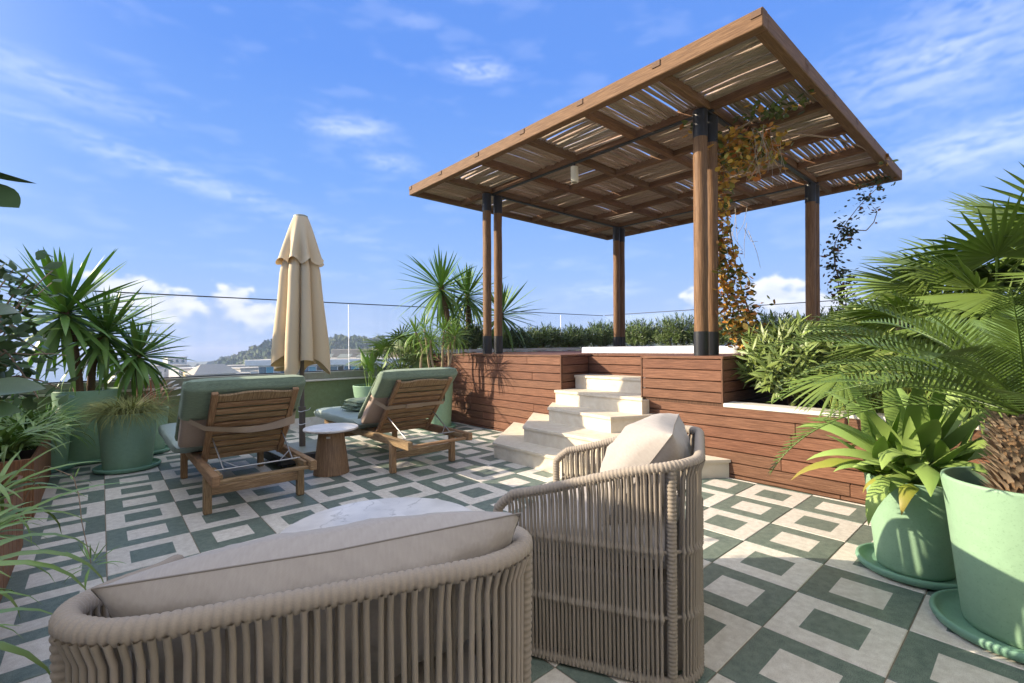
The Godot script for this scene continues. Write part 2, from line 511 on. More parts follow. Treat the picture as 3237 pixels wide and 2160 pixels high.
	mat("grass_leaf", lin(0.25, 0.28, 0.11), 0.7, null, {vc = true, back = Color(0.26, 0.3, 0.1)})
	mat("vine_leaf", lin(1, 1, 1), 0.5, null, {vc = true, back = Color(0.45, 0.4, 0.12), spec = 0.4})
	mat("twig", lin(0.24, 0.17, 0.11), 0.9)
	mat("twig_pale", lin(0.42, 0.36, 0.28), 0.9)
	mat("plume", lin(0.62, 0.52, 0.42), 0.95)
	mat("red_blade", lin(0.32, 0.12, 0.06), 0.7, null, {back = Color(0.3, 0.15, 0.08)})
	mat("far_tree", lin(0.085, 0.115, 0.05), 0.95, null, {vc = true})
	mat("roof_tile", lin(0.45, 0.42, 0.37), 0.9, t_stone, {tri = true, uv = Vector3(0.3, 0.3, 0.3)})
	mat("facade", lin(0.58, 0.55, 0.5), 0.9, t_stone, {tri = true, uv = Vector3(0.25, 0.25, 0.25)})
	mat("facade_warm", lin(0.55, 0.42, 0.22), 0.9, t_stone, {tri = true, uv = Vector3(0.25, 0.25, 0.25)})
	mat("facade_white", lin(0.74, 0.73, 0.71), 0.85, t_stone, {tri = true, uv = Vector3(0.25, 0.25, 0.25)})
	mat("window_glass", lin(0.03, 0.085, 0.11), 0.12, null, {spec = 0.7})
	mat("curtain_teal", lin(0.09, 0.27, 0.32), 0.7)
	mat("hillside", lin(0.12, 0.135, 0.07), 0.95, t_stone, {tri = true, uv = Vector3(0.02, 0.02, 0.02)})
	mat("sea", lin(0.16, 0.24, 0.32), 0.35, null, {spec = 0.5})
	mat("tub", lin(0.8, 0.8, 0.79), 0.25, null, {spec = 0.5})
	mat("pool_water", lin(0.1, 0.3, 0.36), 0.06, null, {spec = 0.5})
	mat("lamp_shade", lin(0.72, 0.66, 0.5), 0.6, null, {back = Color(0.3, 0.28, 0.2)})
	mat("white_plastic", lin(0.75, 0.75, 0.74), 0.5)
	mat("hose", lin(0.5, 0.46, 0.38), 0.6)
	mat("label_plate", lin(0.6, 0.6, 0.58), 0.3, null, {metal = 0.7})
	var g := StandardMaterial3D.new()
	g.resource_name = "clear_glass"
	g.transparency = BaseMaterial3D.TRANSPARENCY_ALPHA
	g.albedo_color = Color(0.9, 0.95, 0.95, 0.035)
	g.roughness = 0.02
	g.metallic_specular = 0.25
	M["glass"] = g
	# soft alpha-free sheets
	M.deck = [M.deck_0, M.deck_1, M.deck_2, M.deck_3]
	M.teak = [M.teak_0, M.teak_1, M.teak_2, M.teak_3]
	M.beam = [M.beam_0, M.beam_1, M.beam_2, M.beam_3]
	M.cane = [M.cane_0, M.cane_1, M.cane_2, M.cane_3]
	M.rope = [M.rope_0, M.rope_1, M.rope_2]

func pick(a: Array): return a[rng.randi() % a.size()]

# ---------------------------------------------------------------- sky
func make_sky() -> Sky:
	var W := 2048; var H := 1024
	var nz := FastNoiseLite.new(); nz.seed = 5; nz.frequency = 1.0; nz.fractal_octaves = 5
	var ns := FastNoiseLite.new(); ns.seed = 8; ns.frequency = 1.0; ns.fractal_octaves = 4
	var stops := [[0.0, Vector3(0.158, 0.215, 0.336)], [3.0, Vector3(0.147, 0.208, 0.336)], [9.0, Vector3(0.107, 0.183, 0.336)], [18.0, Vector3(0.066, 0.144, 0.330)], [30.0, Vector3(0.040, 0.109, 0.313)], [50.0, Vector3(0.032, 0.090, 0.280)], [90.0, Vector3(0.026, 0.076, 0.246)]]
	# cumulus heads (azimuth, elevation, half width, height) and thin veils (azimuth, elevation, half length, half height, slope, strength)
	var cums := [[1.5, 5.6, 3.4, 2.0], [5.0, 4.3, 3.8, 1.7], [10.7, 5.0, 2.4, 2.0], [12.8, 3.8, 2.8, 1.4], [70.6, 4.7, 4.0, 2.2], [74.0, 3.7, 5.0, 1.8], [63.0, 5.3, 2.0, 1.2], [-24, 5, 6, 2.5], [118, 5, 7, 2.6], [150, 4.5, 6, 2.2], [-60, 5, 8, 2.5], [-110, 4.6, 7, 2.6], [195, 5, 7, 2.4]]
	var veils := [[22.5, 24.0, 5.5, 1.5, 0.02, 0.62], [37.6, 30.6, 5.5, 1.3, -0.01, 0.6], [27.0, 21.0, 4.0, 1.2, -0.06, 0.42], [30, 34.5, 5.0, 1.1, -0.05, 0.24], [-2, 22.5, 9.0, 1.9, -0.10, 0.34], [6, 17.0, 16.0, 1.3, -0.21, 0.46], [22, 12.5, 9.0, 1.0, -0.12, 0.22], [16, 8.4, 15.0, 0.7, -0.05, 0.2], [84.5, 24.0, 11.0, 5.0, 0.05, 0.5], [86.5, 16.5, 9.0, 2.6, 0.05, 0.6], [80, 11.5, 8.0, 1.6, 0.0, 0.4], [52, 6.4, 7.0, 1.4, 0.02, 0.34], [48, 10, 5.0, 1.0, 0.0, 0.2], [57, 21, 6, 1.0, 0.1, 0.14], [108, 21, 13, 3, 0.05, 0.5], [140, 28, 14, 3, -0.1, 0.45], [172, 20, 12, 2, 0.1, 0.5], [215, 26, 14, 3, 0.0, 0.45], [-40, 21, 14, 3, -0.1, 0.5], [-82, 27, 13, 3, 0.05, 0.45], [-122, 19, 14, 3, 0.0, 0.5]]
	var to_sun := Vector3(-1.0, 0.58, -0.87).normalized()
	var im := Image.create(W, H, false, Image.FORMAT_RGBF)
	var data := PackedFloat32Array(); data.resize(W * H * 3)
	for y in H:
		var el := 90.0 - (y + 0.5) / H * 180.0
		var base: Vector3 = stops[0][1]
		if el < 0.0:
			base = (stops[0][1] as Vector3).lerp(Vector3(0.14, 0.14, 0.135), clampf(-el / 14.0, 0, 1))
		else:
			for k in stops.size() - 1:
				if el >= stops[k][0] and el <= stops[k + 1][0]:
					base = (stops[k][1] as Vector3).lerp(stops[k + 1][1], (el - stops[k][0]) / (stops[k + 1][0] - stops[k][0]))
		var ce := cos(deg_to_rad(el)); var se := sin(deg_to_rad(el))
		for x in W:
			var col := base
			if el > -1.0:
				var azr := (x + 0.5) / W * TAU
				var az := rad_to_deg(azr)
				if az > 240.0: az -= 360.0
				var d := Vector3(sin(azr) * ce, se, -cos(azr) * ce)
				var f := ns.get_noise_3d(d.x * 7.0 + 3.0, d.y * 26.0, d.z * 7.0)      # stretched sideways
				var wisp := ns.get_noise_3d(d.x * 11.0 + 9.0 + 2.0 * f, d.y * 62.0 + 1.5 * f, d.z * 11.0)
				var amount := 0.02 + 0.05 * smoothstep(0.05, 0.6, f)
				for v in veils:
					var dx: float = (az - v[0]) / v[2]
					if absf(dx) < 1.6:
						var dy: float = (el - v[1] - v[4] * (az - v[0])) / v[3]
						if absf(dy) < 2.2:
							amount = maxf(amount, v[5] * 0.5 * exp(-dx * dx * 1.6 - dy * dy * 1.3) * clampf(0.7 + 1.0 * wisp, 0.2, 1.1))
				amount = maxf(amount, 0.85 * smoothstep(36.0, 56.0, el) * (0.85 + 0.4 * f))   # unseen thin cloud overhead, added to brighten the shaded areas
				col = col.lerp(Vector3(0.53, 0.54, 0.555), clampf(amount, 0, 0.8))
				if el < 10.5:
					var q := nz.get_noise_3d(d.x * 22.0, d.y * 34.0, d.z * 22.0)
					var cov := 0.0
					for c in cums:
						var dx: float = (az - c[0]) / c[2]
						if absf(dx) < 1.5:
							var dy: float = (el - c[1]) / c[3]
							if dy < 0.0: dy *= 0.55
							var r := 1.0 - sqrt(dx * dx + dy * dy) + q * 0.75
							cov = maxf(cov, smoothstep(0.02, 0.30 if dy > 0.0 else 0.75, r) * (1.0 if dy > 0.0 else exp(-dy * dy * 0.9)))
					cov *= 0.8
					var body := Vector3(0.40, 0.402, 0.41).lerp(Vector3(0.27, 0.29, 0.345), clampf(0.35 - q * 0.9, 0, 0.7))
					col = col.lerp(body, clampf(cov, 0, 1))
			if el > -1.0:   # glow round the out-of-view sun, added to lift the shade
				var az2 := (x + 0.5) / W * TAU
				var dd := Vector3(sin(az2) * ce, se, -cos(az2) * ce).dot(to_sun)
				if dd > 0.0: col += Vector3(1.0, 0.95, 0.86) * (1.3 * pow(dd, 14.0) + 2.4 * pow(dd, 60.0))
			var o := (y * W + x) * 3
			data[o] = col.x; data[o + 1] = col.y; data[o + 2] = col.z
	im.set_data(W, H, false, Image.FORMAT_RGBF, data.to_byte_array())
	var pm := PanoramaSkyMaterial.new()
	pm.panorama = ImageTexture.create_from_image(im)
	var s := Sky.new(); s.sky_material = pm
	return s

func _ready() -> void:
	rng.seed = 20240611
	# ---- camera
	var cam := Camera3D.new()
	cam.name = "camera"
	add_child(cam)
	cam.position = Vector3(-0.021, 1.1513, 3.1775)
	cam.rotation_degrees = Vector3(0.5397, -41.28, -0.6589)
	cam.fov = 72.183
	cam.near = 0.05; cam.far = 20000.0
	cam.current = true
	# ---- sky, exposure
	var we := WorldEnvironment.new()
	we.name = "environment"
	var env := Environment.new()
	env.background_mode = Environment.BG_SKY
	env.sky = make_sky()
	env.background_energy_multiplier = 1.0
	env.tonemap_mode = Environment.TONE_MAPPER_LINEAR
	env.tonemap_exposure = 3.0
	env.sdfgi_enabled = true; env.ssao_enabled = true; env.ssil_enabled = true
	env.fog_enabled = true
	env.fog_density = 0.0006
	env.fog_light_color = Color(0.80, 0.87, 1.0)
	we.environment = env
	add_child(we)
	# ---- sun: low, from the left and a little behind the parapet
	var sun := DirectionalLight3D.new()
	sun.name = "sun"
	add_child(sun)
	sun.basis = Basis.looking_at(Vector3(1.0, -0.58, 0.87).normalized(), Vector3.UP)
	sun.light_energy = 0.95
	sun.light_color = Color(1.0, 0.93, 0.82)
	sun.light_angular_distance = 0.5
	sun.shadow_enabled = true
	# ---- the place
	make_materials()
	build_floor()
	build_bounce_facade()
	build_parapet()
	build_deck()
	build_steps()
	build_background()
	build_pergola()
	build_tub()
	build_plants_back()
	build_loungers()
	build_parasol()
	build_tables()
	build_armchairs()
	build_plants_left()
	build_plants_right()
	build_vines()
	for o in get_children(): shadows_on(o)

func shadows_on(o: Node) -> void:
	if o is GeometryInstance3D: o.cast_shadow = GeometryInstance3D.SHADOW_CASTING_SETTING_ON
	for k in o.get_children(): shadows_on(k)

# ---------------------------------------------------------------- floor
func build_floor() -> void:
	var ground := structure("terrace_floor")
	var bed := MB.new()
	bed.box(Vector3(8.4, 0.3, 12.2), Vector3(1.4, -0.155, 1.1), 0.0)
	part(ground, "mortar_bed", bed.mesh(), M.grout)
	# one cement tile: frame and inlaid rectangle, slightly eased edges
	var meshes := []
	for kind in 2:
		for tone in 3:
			var g := 0.0018
			var s := 0.4 - g
			var e := 0.003
			var y := 0.0
			var fr := MB.new()
			var inn := MB.new()
			var P := func(a: float, b: float, yy: float) -> Vector3: return Vector3(a, yy, b)
			var o0 := g; var o1 := s; var i0 := 0.1; var i1 := 0.3
			var q0 := o0 + e; var q1 := o1 - e
			fr.quad(P.call(q0, q0, y), P.call(i0, i0, y), P.call(i1, i0, y), P.call(q1, q0, y))
			fr.quad(P.call(q1, q0, y), P.call(i1, i0, y), P.call(i1, i1, y), P.call(q1, q1, y))
			fr.quad(P.call(q1, q1, y), P.call(i1, i1, y), P.call(i0, i1, y), P.call(q0, q1, y))
			fr.quad(P.call(q0, q1, y), P.call(i0, i1, y), P.call(i0, i0, y), P.call(q0, q0, y))
			for k in 4:
				var r := Transform3D(Basis(Vector3.UP, k * PI / 2), Vector3.ZERO)
				var mid := Vector3(0.2, 0, 0.2)
				var f := func(p: Vector3) -> Vector3: return r * (p - mid) + mid
				fr.quad(f.call(P.call(o0, o0, -0.0035)), f.call(P.call(q0, q0, y)), f.call(P.call(q1, q0, y)), f.call(P.call(o1, o0, -0.0035)))
			inn.quad(P.call(i0, i0, y), P.call(i0, i1, y), P.call(i1, i1, y), P.call(i1, i0, y))
			var m := ArrayMesh.new()
			fr.add_to(m); inn.add_to(m)
			var a := "tile_white_%d" % tone; var b := "tile_green_%d" % tone
			if kind == 1: var t := a; a = b; b = t
			m.surface_set_material(0, M[a]); m.surface_set_material(1, M[b])
			meshes.append(m)
	for i in range(-2, 10):
		for j in range(-10, 11):
			var kind := absi(i + j) % 2
			var y := rj(0.0006)
			if i == 9:
				pass
			part(ground, "tile", meshes[kind * 3 + rng.randi() % 3], null, Transform3D(Basis.IDENTITY, Vector3(i * 0.4, y, -j * 0.4 - 0.4)))
	for j in range(-10, 11):  # cut row along the deck
		var kind := absi(10 + j) % 2
		part(ground, "cut_tile", box_mesh(Vector3(0.026, 0.02, 0.398), 0.002), M["tile_green_0"] if kind == 1 else M["tile_white_0"], Transform3D(Basis.IDENTITY, Vector3(4.015, -0.0102, -j * 0.4 - 0.2)))
	# unseen side wall, added to cast shade over the loungers and near tiles
	var wall := thing("added_shade_wall", "added unseen white plastered wall that shades the side of the terrace", "wall")
	boxp(wall, "wall_body", Vector3(0.22, 2.0, 9.3), Vector3(-1.32, 1.0, 0.82), M.plaster_white, 0.01)
	boxp(wall, "coping_stone", Vector3(0.3, 0.06, 9.34), Vector3(-1.32, 2.033, 0.82), M.ledge_white, 0.008)

# ---------------------------------------------------------------- unseen house front behind the viewer, added to bounce sunlight
func build_bounce_facade() -> void:
	var h := thing("added_bounce_facade", "added unseen white house front with glazed doors, bouncing sun onto the terrace", "house")
	boxp(h, "wall", Vector3(3.3, 3.3, 0.24), Vector3(0.33, 1.65, 4.52), M.plaster_white, 0.01)
	boxp(h, "wall", Vector3(4.4, 3.3, 0.24), Vector3(6.96, 1.65, 4.52), M.plaster_white, 0.01)
	boxp(h, "lintel", Vector3(2.78, 0.9, 0.24), Vector3(3.37, 2.85, 4.52), M.plaster_white, 0.01)
	for k in 2:
		var d := boxp(h, "door_frame", Vector3(1.36, 2.4, 0.08), Vector3(2.68 + k * 1.38, 1.2, 4.56), M.coping, 0.005)
		part(d, "pane", box_mesh(Vector3(1.22, 2.26, 0.02), 0.002), M.window_glass, Transform3D(Basis.IDENTITY, Vector3(0, 0, -0.04)))

# ---------------------------------------------------------------- parapet and glass
func build_parapet() -> void:
	var w := thing("parapet_wall", "low olive green parapet with grey metal coping and white drip strip", "wall")
	boxp(w, "wall_body", Vector3(10.9, 0.98, 0.22), Vector3(4.05, 0.17, PARZ - 0.115), M.plaster_green, 0.004)
	boxp(w, "skirting", Vector3(5.4, 0.135, 0.02), Vector3(1.33, 0.0675, PARZ + 0.006), M.plaster_white, 0.004)
	boxp(w, "drip_strip", Vector3(10.9, 0.026, 0.29), Vector3(4.05, 0.675, PARZ - 0.105), M.ledge_white, 0.004)
	for k in 6:
		var x0 := -1.4 + k * 1.8
		boxp(w, "coping_panel", Vector3(1.796, 0.105, 0.25), Vector3(x0 + 0.9, 0.741, PARZ - 0.11), M.coping, 0.006)
	var g := thing("glass_balustrade", "frameless clear glass balustrade with thin dark top edge above the parapet", "balustrade")
	var xs := [-1.4, 0.45, 2.93, 5.4, 7.85, 9.4]
	for k in xs.size() - 1:
		var a: float = xs[k]; var b: float = xs[k + 1]
		boxp(g, "glass_pane", Vector3(b - a - 0.012, 1.06, 0.012), Vector3((a + b) * 0.5, 1.315, PARZ - 0.1), M.glass, 0.001)
	bar(g, "top_edge", Vector3(-1.4, 1.838, PARZ - 0.1), Vector3(9.4, 1.878, PARZ - 0.1), 0.016, 0.014, M.dark_metal, 0.002)
	bar(g, "foot_rail", Vector3(-1.4, 0.801, PARZ - 0.1), Vector3(9.4, 0.801, PARZ - 0.1), 0.05, 0.012, M.dark_metal, 0.002)
	for k in range(1, xs.size() - 1):
		boxp(g, "joint_strip", Vector3(0.006, 1.03, 0.016), Vector3(xs[k], 1.325, PARZ - 0.1), M.white_plastic, 0.001)
	var h := thing("side_glass_balustrade", "clear glass balustrade with thin dark edge behind the hedge beside the hot tub", "balustrade")
	var zs := [-4.08, -2.0, 0.4, 2.8, 5.0]
	for k in zs.size() - 1:
		var a: float = zs[k]; var b: float = zs[k + 1]
		boxp(h, "glass_pane", Vector3(0.012, 1.06, b - a - 0.012), Vector3(9.44, 1.32, (a + b) * 0.5), M.glass, 0.001)
		if k > 0: boxp(h, "joint_strip", Vector3(0.016, 1.03, 0.006), Vector3(9.44, 1.33, a), M.white_plastic, 0.001)
	bar(h, "top_edge", Vector3(9.44, 1.885, -4.08), Vector3(9.44, 1.85, 5.0), 0.016, 0.014, M.dark_metal, 0.002)

# ---------------------------------------------------------------- deck
func boards(parent: Node, along: int, from: float, to: float, y0: float, y1: float, at: float, normal: float, top := 1.014) -> void:
	# horizontal cladding; along 2 = runs in z on plane x = at, along 0 = runs in x on plane z = at
	var pitch := 0.0982
	var row := 0
	var y := top
	while y > y0 + 0.01:
		var yt := minf(y, y1)
		var yb := maxf(y - pitch, y0)
		if yb < y1 - 0.012:
			var h := yt - yb - 0.0088
			if h > 0.012:
				var a := from
				while a < to - 0.02:
					var l := rng.randf_range(1.25, 2.3)
					var b := minf(a + l, to)
					if to - b < 0.35: b = to
					var push := rj(0.0013)
					var size := Vector3(0.02, h, b - a - 0.003) if along == 2 else Vector3(b - a - 0.003, h, 0.02)
					var pos := Vector3(at + normal * (0.01 + push), (yt + yb) * 0.5, (a + b) * 0.5) if along == 2 else Vector3((a + b) * 0.5, (yt + yb) * 0.5, at + normal * (0.01 + push))
					boxp(parent, "cladding_board", size, pos + Vector3(0, rj(0.0012), 0), pick(M.deck), 0.0025, Basis(Vector3.RIGHT, rj(0.0006)) if along == 2 else Basis.IDENTITY)
					a = b
		y -= pitch
		row += 1

func build_deck() -> void:
	var d := thing("timber_deck", "raised platform clad in reddish brown horizontal hardwood boards", "deck")
	# dark carcass behind the boards
	boxp(d, "carcass", Vector3(0.1, 1.0, 3.36), Vector3(4.1, 0.5, -2.265), M.core, 0.0)
	boxp(d, "carcass", Vector3(4.3, 0.98, 5.2), Vector3(6.72, 0.5, -1.3), M.core, 0.0)
	boxp(d, "carcass", Vector3(0.1, 1.0, 0.77), Vector3(4.1, 0.5, 0.93), M.core, 0.0)
	boxp(d, "carcass", Vector3(0.1, 0.59, 3.2), Vector3(4.1, 0.295, 2.92), M.core, 0.0)
	boards(d, 2, -3.97, -0.574, 0.0, 1.014, WALLX, 1.0)
	boards(d, 2, 0.524, 1.315, 0.63, 1.014, WALLX, 1.0)
	boards(d, 2, 0.40, 4.4, 0.0, 0.606, WALLX, 1.0)
	boards(d, 0, 4.055, 4.53, 0.62, 1.014, -0.57, -1.0)
	boards(d, 2, -0.57, 0.51, 0.79, 1.014, 4.53, 1.0)
	boards(d, 0, 4.055, 4.53, 0.62, 1.014, 0.515, 1.0)
	boards(d, 0, 4.055, 8.4, 0.55, 1.014, 1.325, -1.0)
	for c in [[4.035, -0.574], [4.035, 0.517], [4.035, 1.322]]:
		boxp(d, "corner_strip", Vector3(0.024, 0.412, 0.014), Vector3(c[0], 0.829, c[1]), M.deck_1, 0.002)
	# boards of the walking surface
	var x := 4.022
	while x < 8.42:
		var w := 0.142
		var zs := [-3.45, 1.335]
		if x < 4.5: 
			for seg in [[-3.45, -0.566], [0.51, 1.335]]:
				boxp(d, "deck_board", Vector3(w - 0.005, 0.024, seg[1] - seg[0]), Vector3(x + w * 0.5, 1.0275, (seg[0] + seg[1]) * 0.5), pick(M.deck), 0.003)
		else:
			var cut := rng.randf_range(-1.6, 0.2)
			boxp(d, "deck_board", Vector3(w - 0.005, 0.024, cut - zs[0] - 0.004), Vector3(x + w * 0.5, 1.0275, (cut + zs[0]) * 0.5), pick(M.deck), 0.003)
			boxp(d, "deck_board", Vector3(w - 0.005, 0.024, zs[1] - cut - 0.004), Vector3(x + w * 0.5, 1.0275, (cut + zs[1]) * 0.5), pick(M.deck), 0.003)
		x += w
	# planting beds round the deck
	var b := thing("planting_bed", "raised planting bed with white ledge sunk beside the deck", "planter")
	boxp(b, "ledge", Vector3(0.2, 0.034, 3.06), Vector3(4.118, 0.6185, 2.86), M.ledge_white, 0.005)
	boxp(b, "soil", Vector3(5.1, 0.5, 3.1), Vector3(6.78, 0.31, 2.9), M.soil, 0.02)
	boxp(b, "soil", Vector3(5.3, 0.3, 0.46), Vector3(6.7, 0.84, -3.73), M.soil, 0.02)
	boxp(b, "soil", Vector3(0.86, 0.3, 4.8), Vector3(8.93, 0.84, -1.05), M.soil, 0.02)
	boxp(b, "kerb", Vector3(4.2, 0.05, 0.05), Vector3(6.3, 1.075, -3.475), M.ledge_white, 0.006)

# ---------------------------------------------------------------- steps
func build_steps() -> void:
	var s := thing("stone_steps", "cream stone steps fanning out from the deck recess onto the tiles", "steps")
	var T := [
		[PackedVector2Array([Vector2(4.026, -1.40), Vector2(3.03, -0.60), Vector2(3.03, 0.62), Vector2(4.026, 1.37)]), 0.16],
		[PackedVector2Array([Vector2(4.026, -1.03), Vector2(3.27, -0.40), Vector2(3.27, 0.60), Vector2(4.026, 1.02)]), 0.32],
		[PackedVector2Array([Vector2(4.026, -0.70), Vector2(3.66, -0.42), Vector2(3.58, 0.47), Vector2(4.026, 0.69)]), 0.475],
		[PackedVector2Array([Vector2(4.5, -0.545), Vector2(4.026, -0.56), Vector2(3.93, -0.57), Vector2(3.90, 0.60), Vector2(4.026, 0.60), Vector2(4.035, 0.495), Vector2(4.5, 0.495)]), 0.635],
		[PackedVector2Array([Vector2(4.52, -0.545), Vector2(4.25, -0.545), Vector2(4.25, 0.49), Vector2(4.52, 0.49)]), 0.795],
	]
	var y0 := 0.0
	for t in T:
		var poly: PackedVector2Array = t[0]
		var h: float = t[1]
		var m := MB.new()
		m.prism(poly, y0 - 0.002, h - 0.028)
		var st := part(s, "step", m.mesh(), M.step_stone)
		var over := Geometry2D.offset_polygon(poly, 0.014)
		var tp: PackedVector2Array = over[0]
		for i in tp.size():   # keep the treads from running into the timber wall
			if h < 0.6: tp[i].x = minf(tp[i].x, 4.0275)
			elif h > 0.7: tp[i] = Vector2(clampf(tp[i].x, 0, 4.525), clampf(tp[i].y, -0.548, 0.498))
			elif tp[i].x > 4.02: tp[i].y = clampf(tp[i].y, -0.556, 0.498)
		var q := MB.new()
		q.prism(tp, h - 0.028, h, 0.004)
		part(st, "tread", q.mesh(), M.step_tread)
		y0 = h - 0.03 if h > 0.5 else 0.0

# ---------------------------------------------------------------- pergola
func build_pergola() -> void:
	var pv := Vector3(5.86, DECK, -0.6)
	var p := thing("pergola", "square timber pergola with bamboo cane roof on paired round posts", "pergola", pv)
	p.rotation.x = 0.0105
	var xs := [3.50, 4.37, 5.15, 5.94, 6.72, 7.50, 8.22]
	var zs := [-3.06, -2.25, -1.425, -0.6, 0.225, 1.05, 1.84]
	var L := func(x: float, y: float, z: float) -> Vector3: return Vector3(x, y, z) - pv
	for i in 7:
		var edge := i == 0 or i == 6
		var w := 0.09 if edge else 0.066
		# beams running along z
		bar(p, "edge_beam" if edge else "rafter", L.call(xs[i], 3.463 if edge else 3.455, -3.105), L.call(xs[i], 3.463 if edge else 3.455, 1.885), w, 0.135 if edge else 0.11, pick(M.beam), 0.006)
		# beams running along x
		bar(p, "edge_beam" if edge else "cross_beam", L.call(3.548, 3.461 if edge else 3.449, zs[i]), L.call(8.172, 3.461 if edge else 3.449, zs[i]), w, 0.129 if edge else 0.104, pick(M.beam), 0.006)
		# tenon ends showing on the outer faces
		boxp(p, "tenon", Vector3(0.012, 0.05, 0.075), L.call(3.4525, 3.496, zs[i]), M.tenon, 0.002)
		if i > 0 and i < 6: boxp(p, "tenon", Vector3(0.07, 0.05, 0.012), L.call(xs[i], 3.494, 1.8815), M.tenon, 0.002)
	# black steel flats carrying the rafters
	for x in [4.37, 7.5]:
		bar(p, "steel_flat", L.call(x, 3.393, -2.3), L.call(x, 3.393, 1.1), 0.05, 0.012, M.dark_metal, 0.002)
	for z in [-2.25, 1.05]:
		bar(p, "steel_flat", L.call(4.25, 3.380, z), L.call(7.62, 3.380, z), 0.05, 0.012, M.dark_metal, 0.002)
	# posts in pairs
	for xx in [[4.26, 4.47], [7.42, 7.58]]:
		for z in [-2.25, 1.02]:
			for x in xx:
				var pts := PackedVector3Array(); var rr := []
				for k in 9:
					pts.push_back(L.call(x + rj(0.002), lerpf(1.27, 3.13, k / 8.0), z + rj(0.002))); rr.append(0.0635 + rj(0.001))
				var po := part(p, "post", tube_mesh(pts, rr, 18, false), M.post_wood)
				part(po, "foot_sleeve", tube_mesh(PackedVector3Array([L.call(x, 1.0, z), L.call(x, 1.285, z)]), 0.0675, 20), M.sleeve)
				part(po, "head_sleeve", tube_mesh(PackedVector3Array([L.call(x, 3.12, z), L.call(x, 3.376, z)]), 0.0665, 20), M.sleeve)
	# canes, direction alternating from bay to bay
	var variants := []
	for k in 6:
		var m := MB.new()
		var pts := PackedVector3Array(); var rr := []
		var r0 := 0.0125 + 0.0008 * k
		var bend := rj(0.008)
		var nodes := [0.12 + rj(0.06), 0.45 + rj(0.08), 0.8 + rj(0.06)]
		var samples := [0.0, 1.0]
		for q in nodes: samples.append_array([q - 0.012, q, q + 0.012])
		samples.append_array([0.28, 0.62]); samples.sort()
		for t in samples:
			pts.push_back(Vector3(t - 0.5, sin(t * PI) * bend, sin(t * 5.0 + k) * 0.004))
			rr.append(r0 * (1.0 - 0.12 * t) * (1.18 if t in nodes else 1.0))
		m.tube(pts, rr, 6, false)
		variants.append(m.mesh())
	var far_x := []; var far_c := []
	for a in 6:
		for b in 6:
			var x0: float = xs[a] + 0.036; var x1: float = xs[a + 1] - 0.036
			var z0: float = zs[b] + 0.036; var z1: float = zs[b + 1] - 0.036
			var along_z := (a + b) % 2 == 1
			var span := (x1 - x0) if along_z else (z1 - z0)
			var length := (z1 - z0) if along_z else (x1 - x0)
			var loose := (a >= 2 and b >= 4) or rng.randf() < 0.18
			var count := 18 if loose else 22
			var near_bay := (a == 0 and b >= 0) or (a == 1 and b >= 1) or (a == 2 and b >= 5)
			for k in count:
				var t := (k + 0.5) / count + rj(0.012)
				var y := 3.478 + rj(0.009)
				var c: Vector3
				var bs: Basis
				if along_z:
					c = L.call(lerpf(x0, x1, t), y, (z0 + z1) * 0.5)
					bs = Basis(Vector3.UP, PI / 2 + rj(0.02))
				else:
					c = L.call((x0 + x1) * 0.5, y, lerpf(z0, z1, t))
					bs = Basis(Vector3.UP, rj(0.02))
				if rng.randf() < 0.5: bs = bs * Basis(Vector3.UP, PI)
				var w := rng.randf_range(0.9, 1.25)
				bs = bs * Basis.from_scale(Vector3(length, w, w))
				if near_bay:
					part(p, "cane", variants[rng.randi() % 6], pick(M.cane), Transform3D(bs, c))
				else:
					far_x.append(Transform3D(bs, c)); var g := rng.randf_range(0.8, 1.15); far_c.append(Color(g, g * rng.randf_range(0.94, 1.02), g * rng.randf_range(0.9, 1.0)))
	M.cane_far = M.cane_0.duplicate(); M.cane_far.vertex_color_use_as_albedo = true
	scatter(p, "canes", variants[2], M.cane_far, far_x, far_c)
	# purlins that hold the canes down, over each bay edge
	# downlight under the front rafter
	var lamp := thing("pergola_downlight", "small off white cylinder lamp hanging under the pergola's front rafter", "lamp", Vector3(4.37, 3.155, -0.62))
	part(lamp, "shade", lathe_mesh([Vector2(0.034, 0.0), Vector2(0.045, 0.0), Vector2(0.047, 0.08), Vector2(0.047, 0.19), Vector2(0.02, 0.2), Vector2(0.0, 0.2)], 24), M.lamp_shade)
	part(lamp, "stem", tube_mesh(PackedVector3Array([Vector3(0, 0.19, 0), Vector3(0, 0.235, 0)]), 0.012, 10), M.dark_metal)

func ring_prism(m: MB, x0: float, x1: float, z0: float, z1: float, w: float, y0: float, y1: float, r: float) -> void:
	# rounded frame swept round a rectangle with soft corners
	var path := []
	for k in 4:
		var cx: float = [x1 - r, x0 + r, x0 + r, x1 - r][k]; var cz: float = [z1 - r, z1 - r, z0 + r, z0 + r][k]
		for j in 9:
			var a := k * PI / 2 + j / 8.0 * PI / 2
			path.append([Vector2(cx, cz), Vector2(cos(a), sin(a))])
	path.append(path[0])
	var sect := [Vector2(0, y0), Vector2(0, y1 - 0.02), Vector2(-0.006, y1 - 0.006), Vector2(-0.02, y1), Vector2(-w + 0.02, y1), Vector2(-w + 0.006, y1 - 0.006), Vector2(-w, y1 - 0.02), Vector2(-w, y0 - 0.5)]
	var g := []
	for q in path:
		var row := []
		for s in sect:
			var c: Vector2 = q[0]; var n: Vector2 = q[1]
			var p: Vector2 = c + n * (r + s.x)
			row.append(Vector3(p.x, s.y, p.y))
		g.append(row)
	m.grid(g, true)

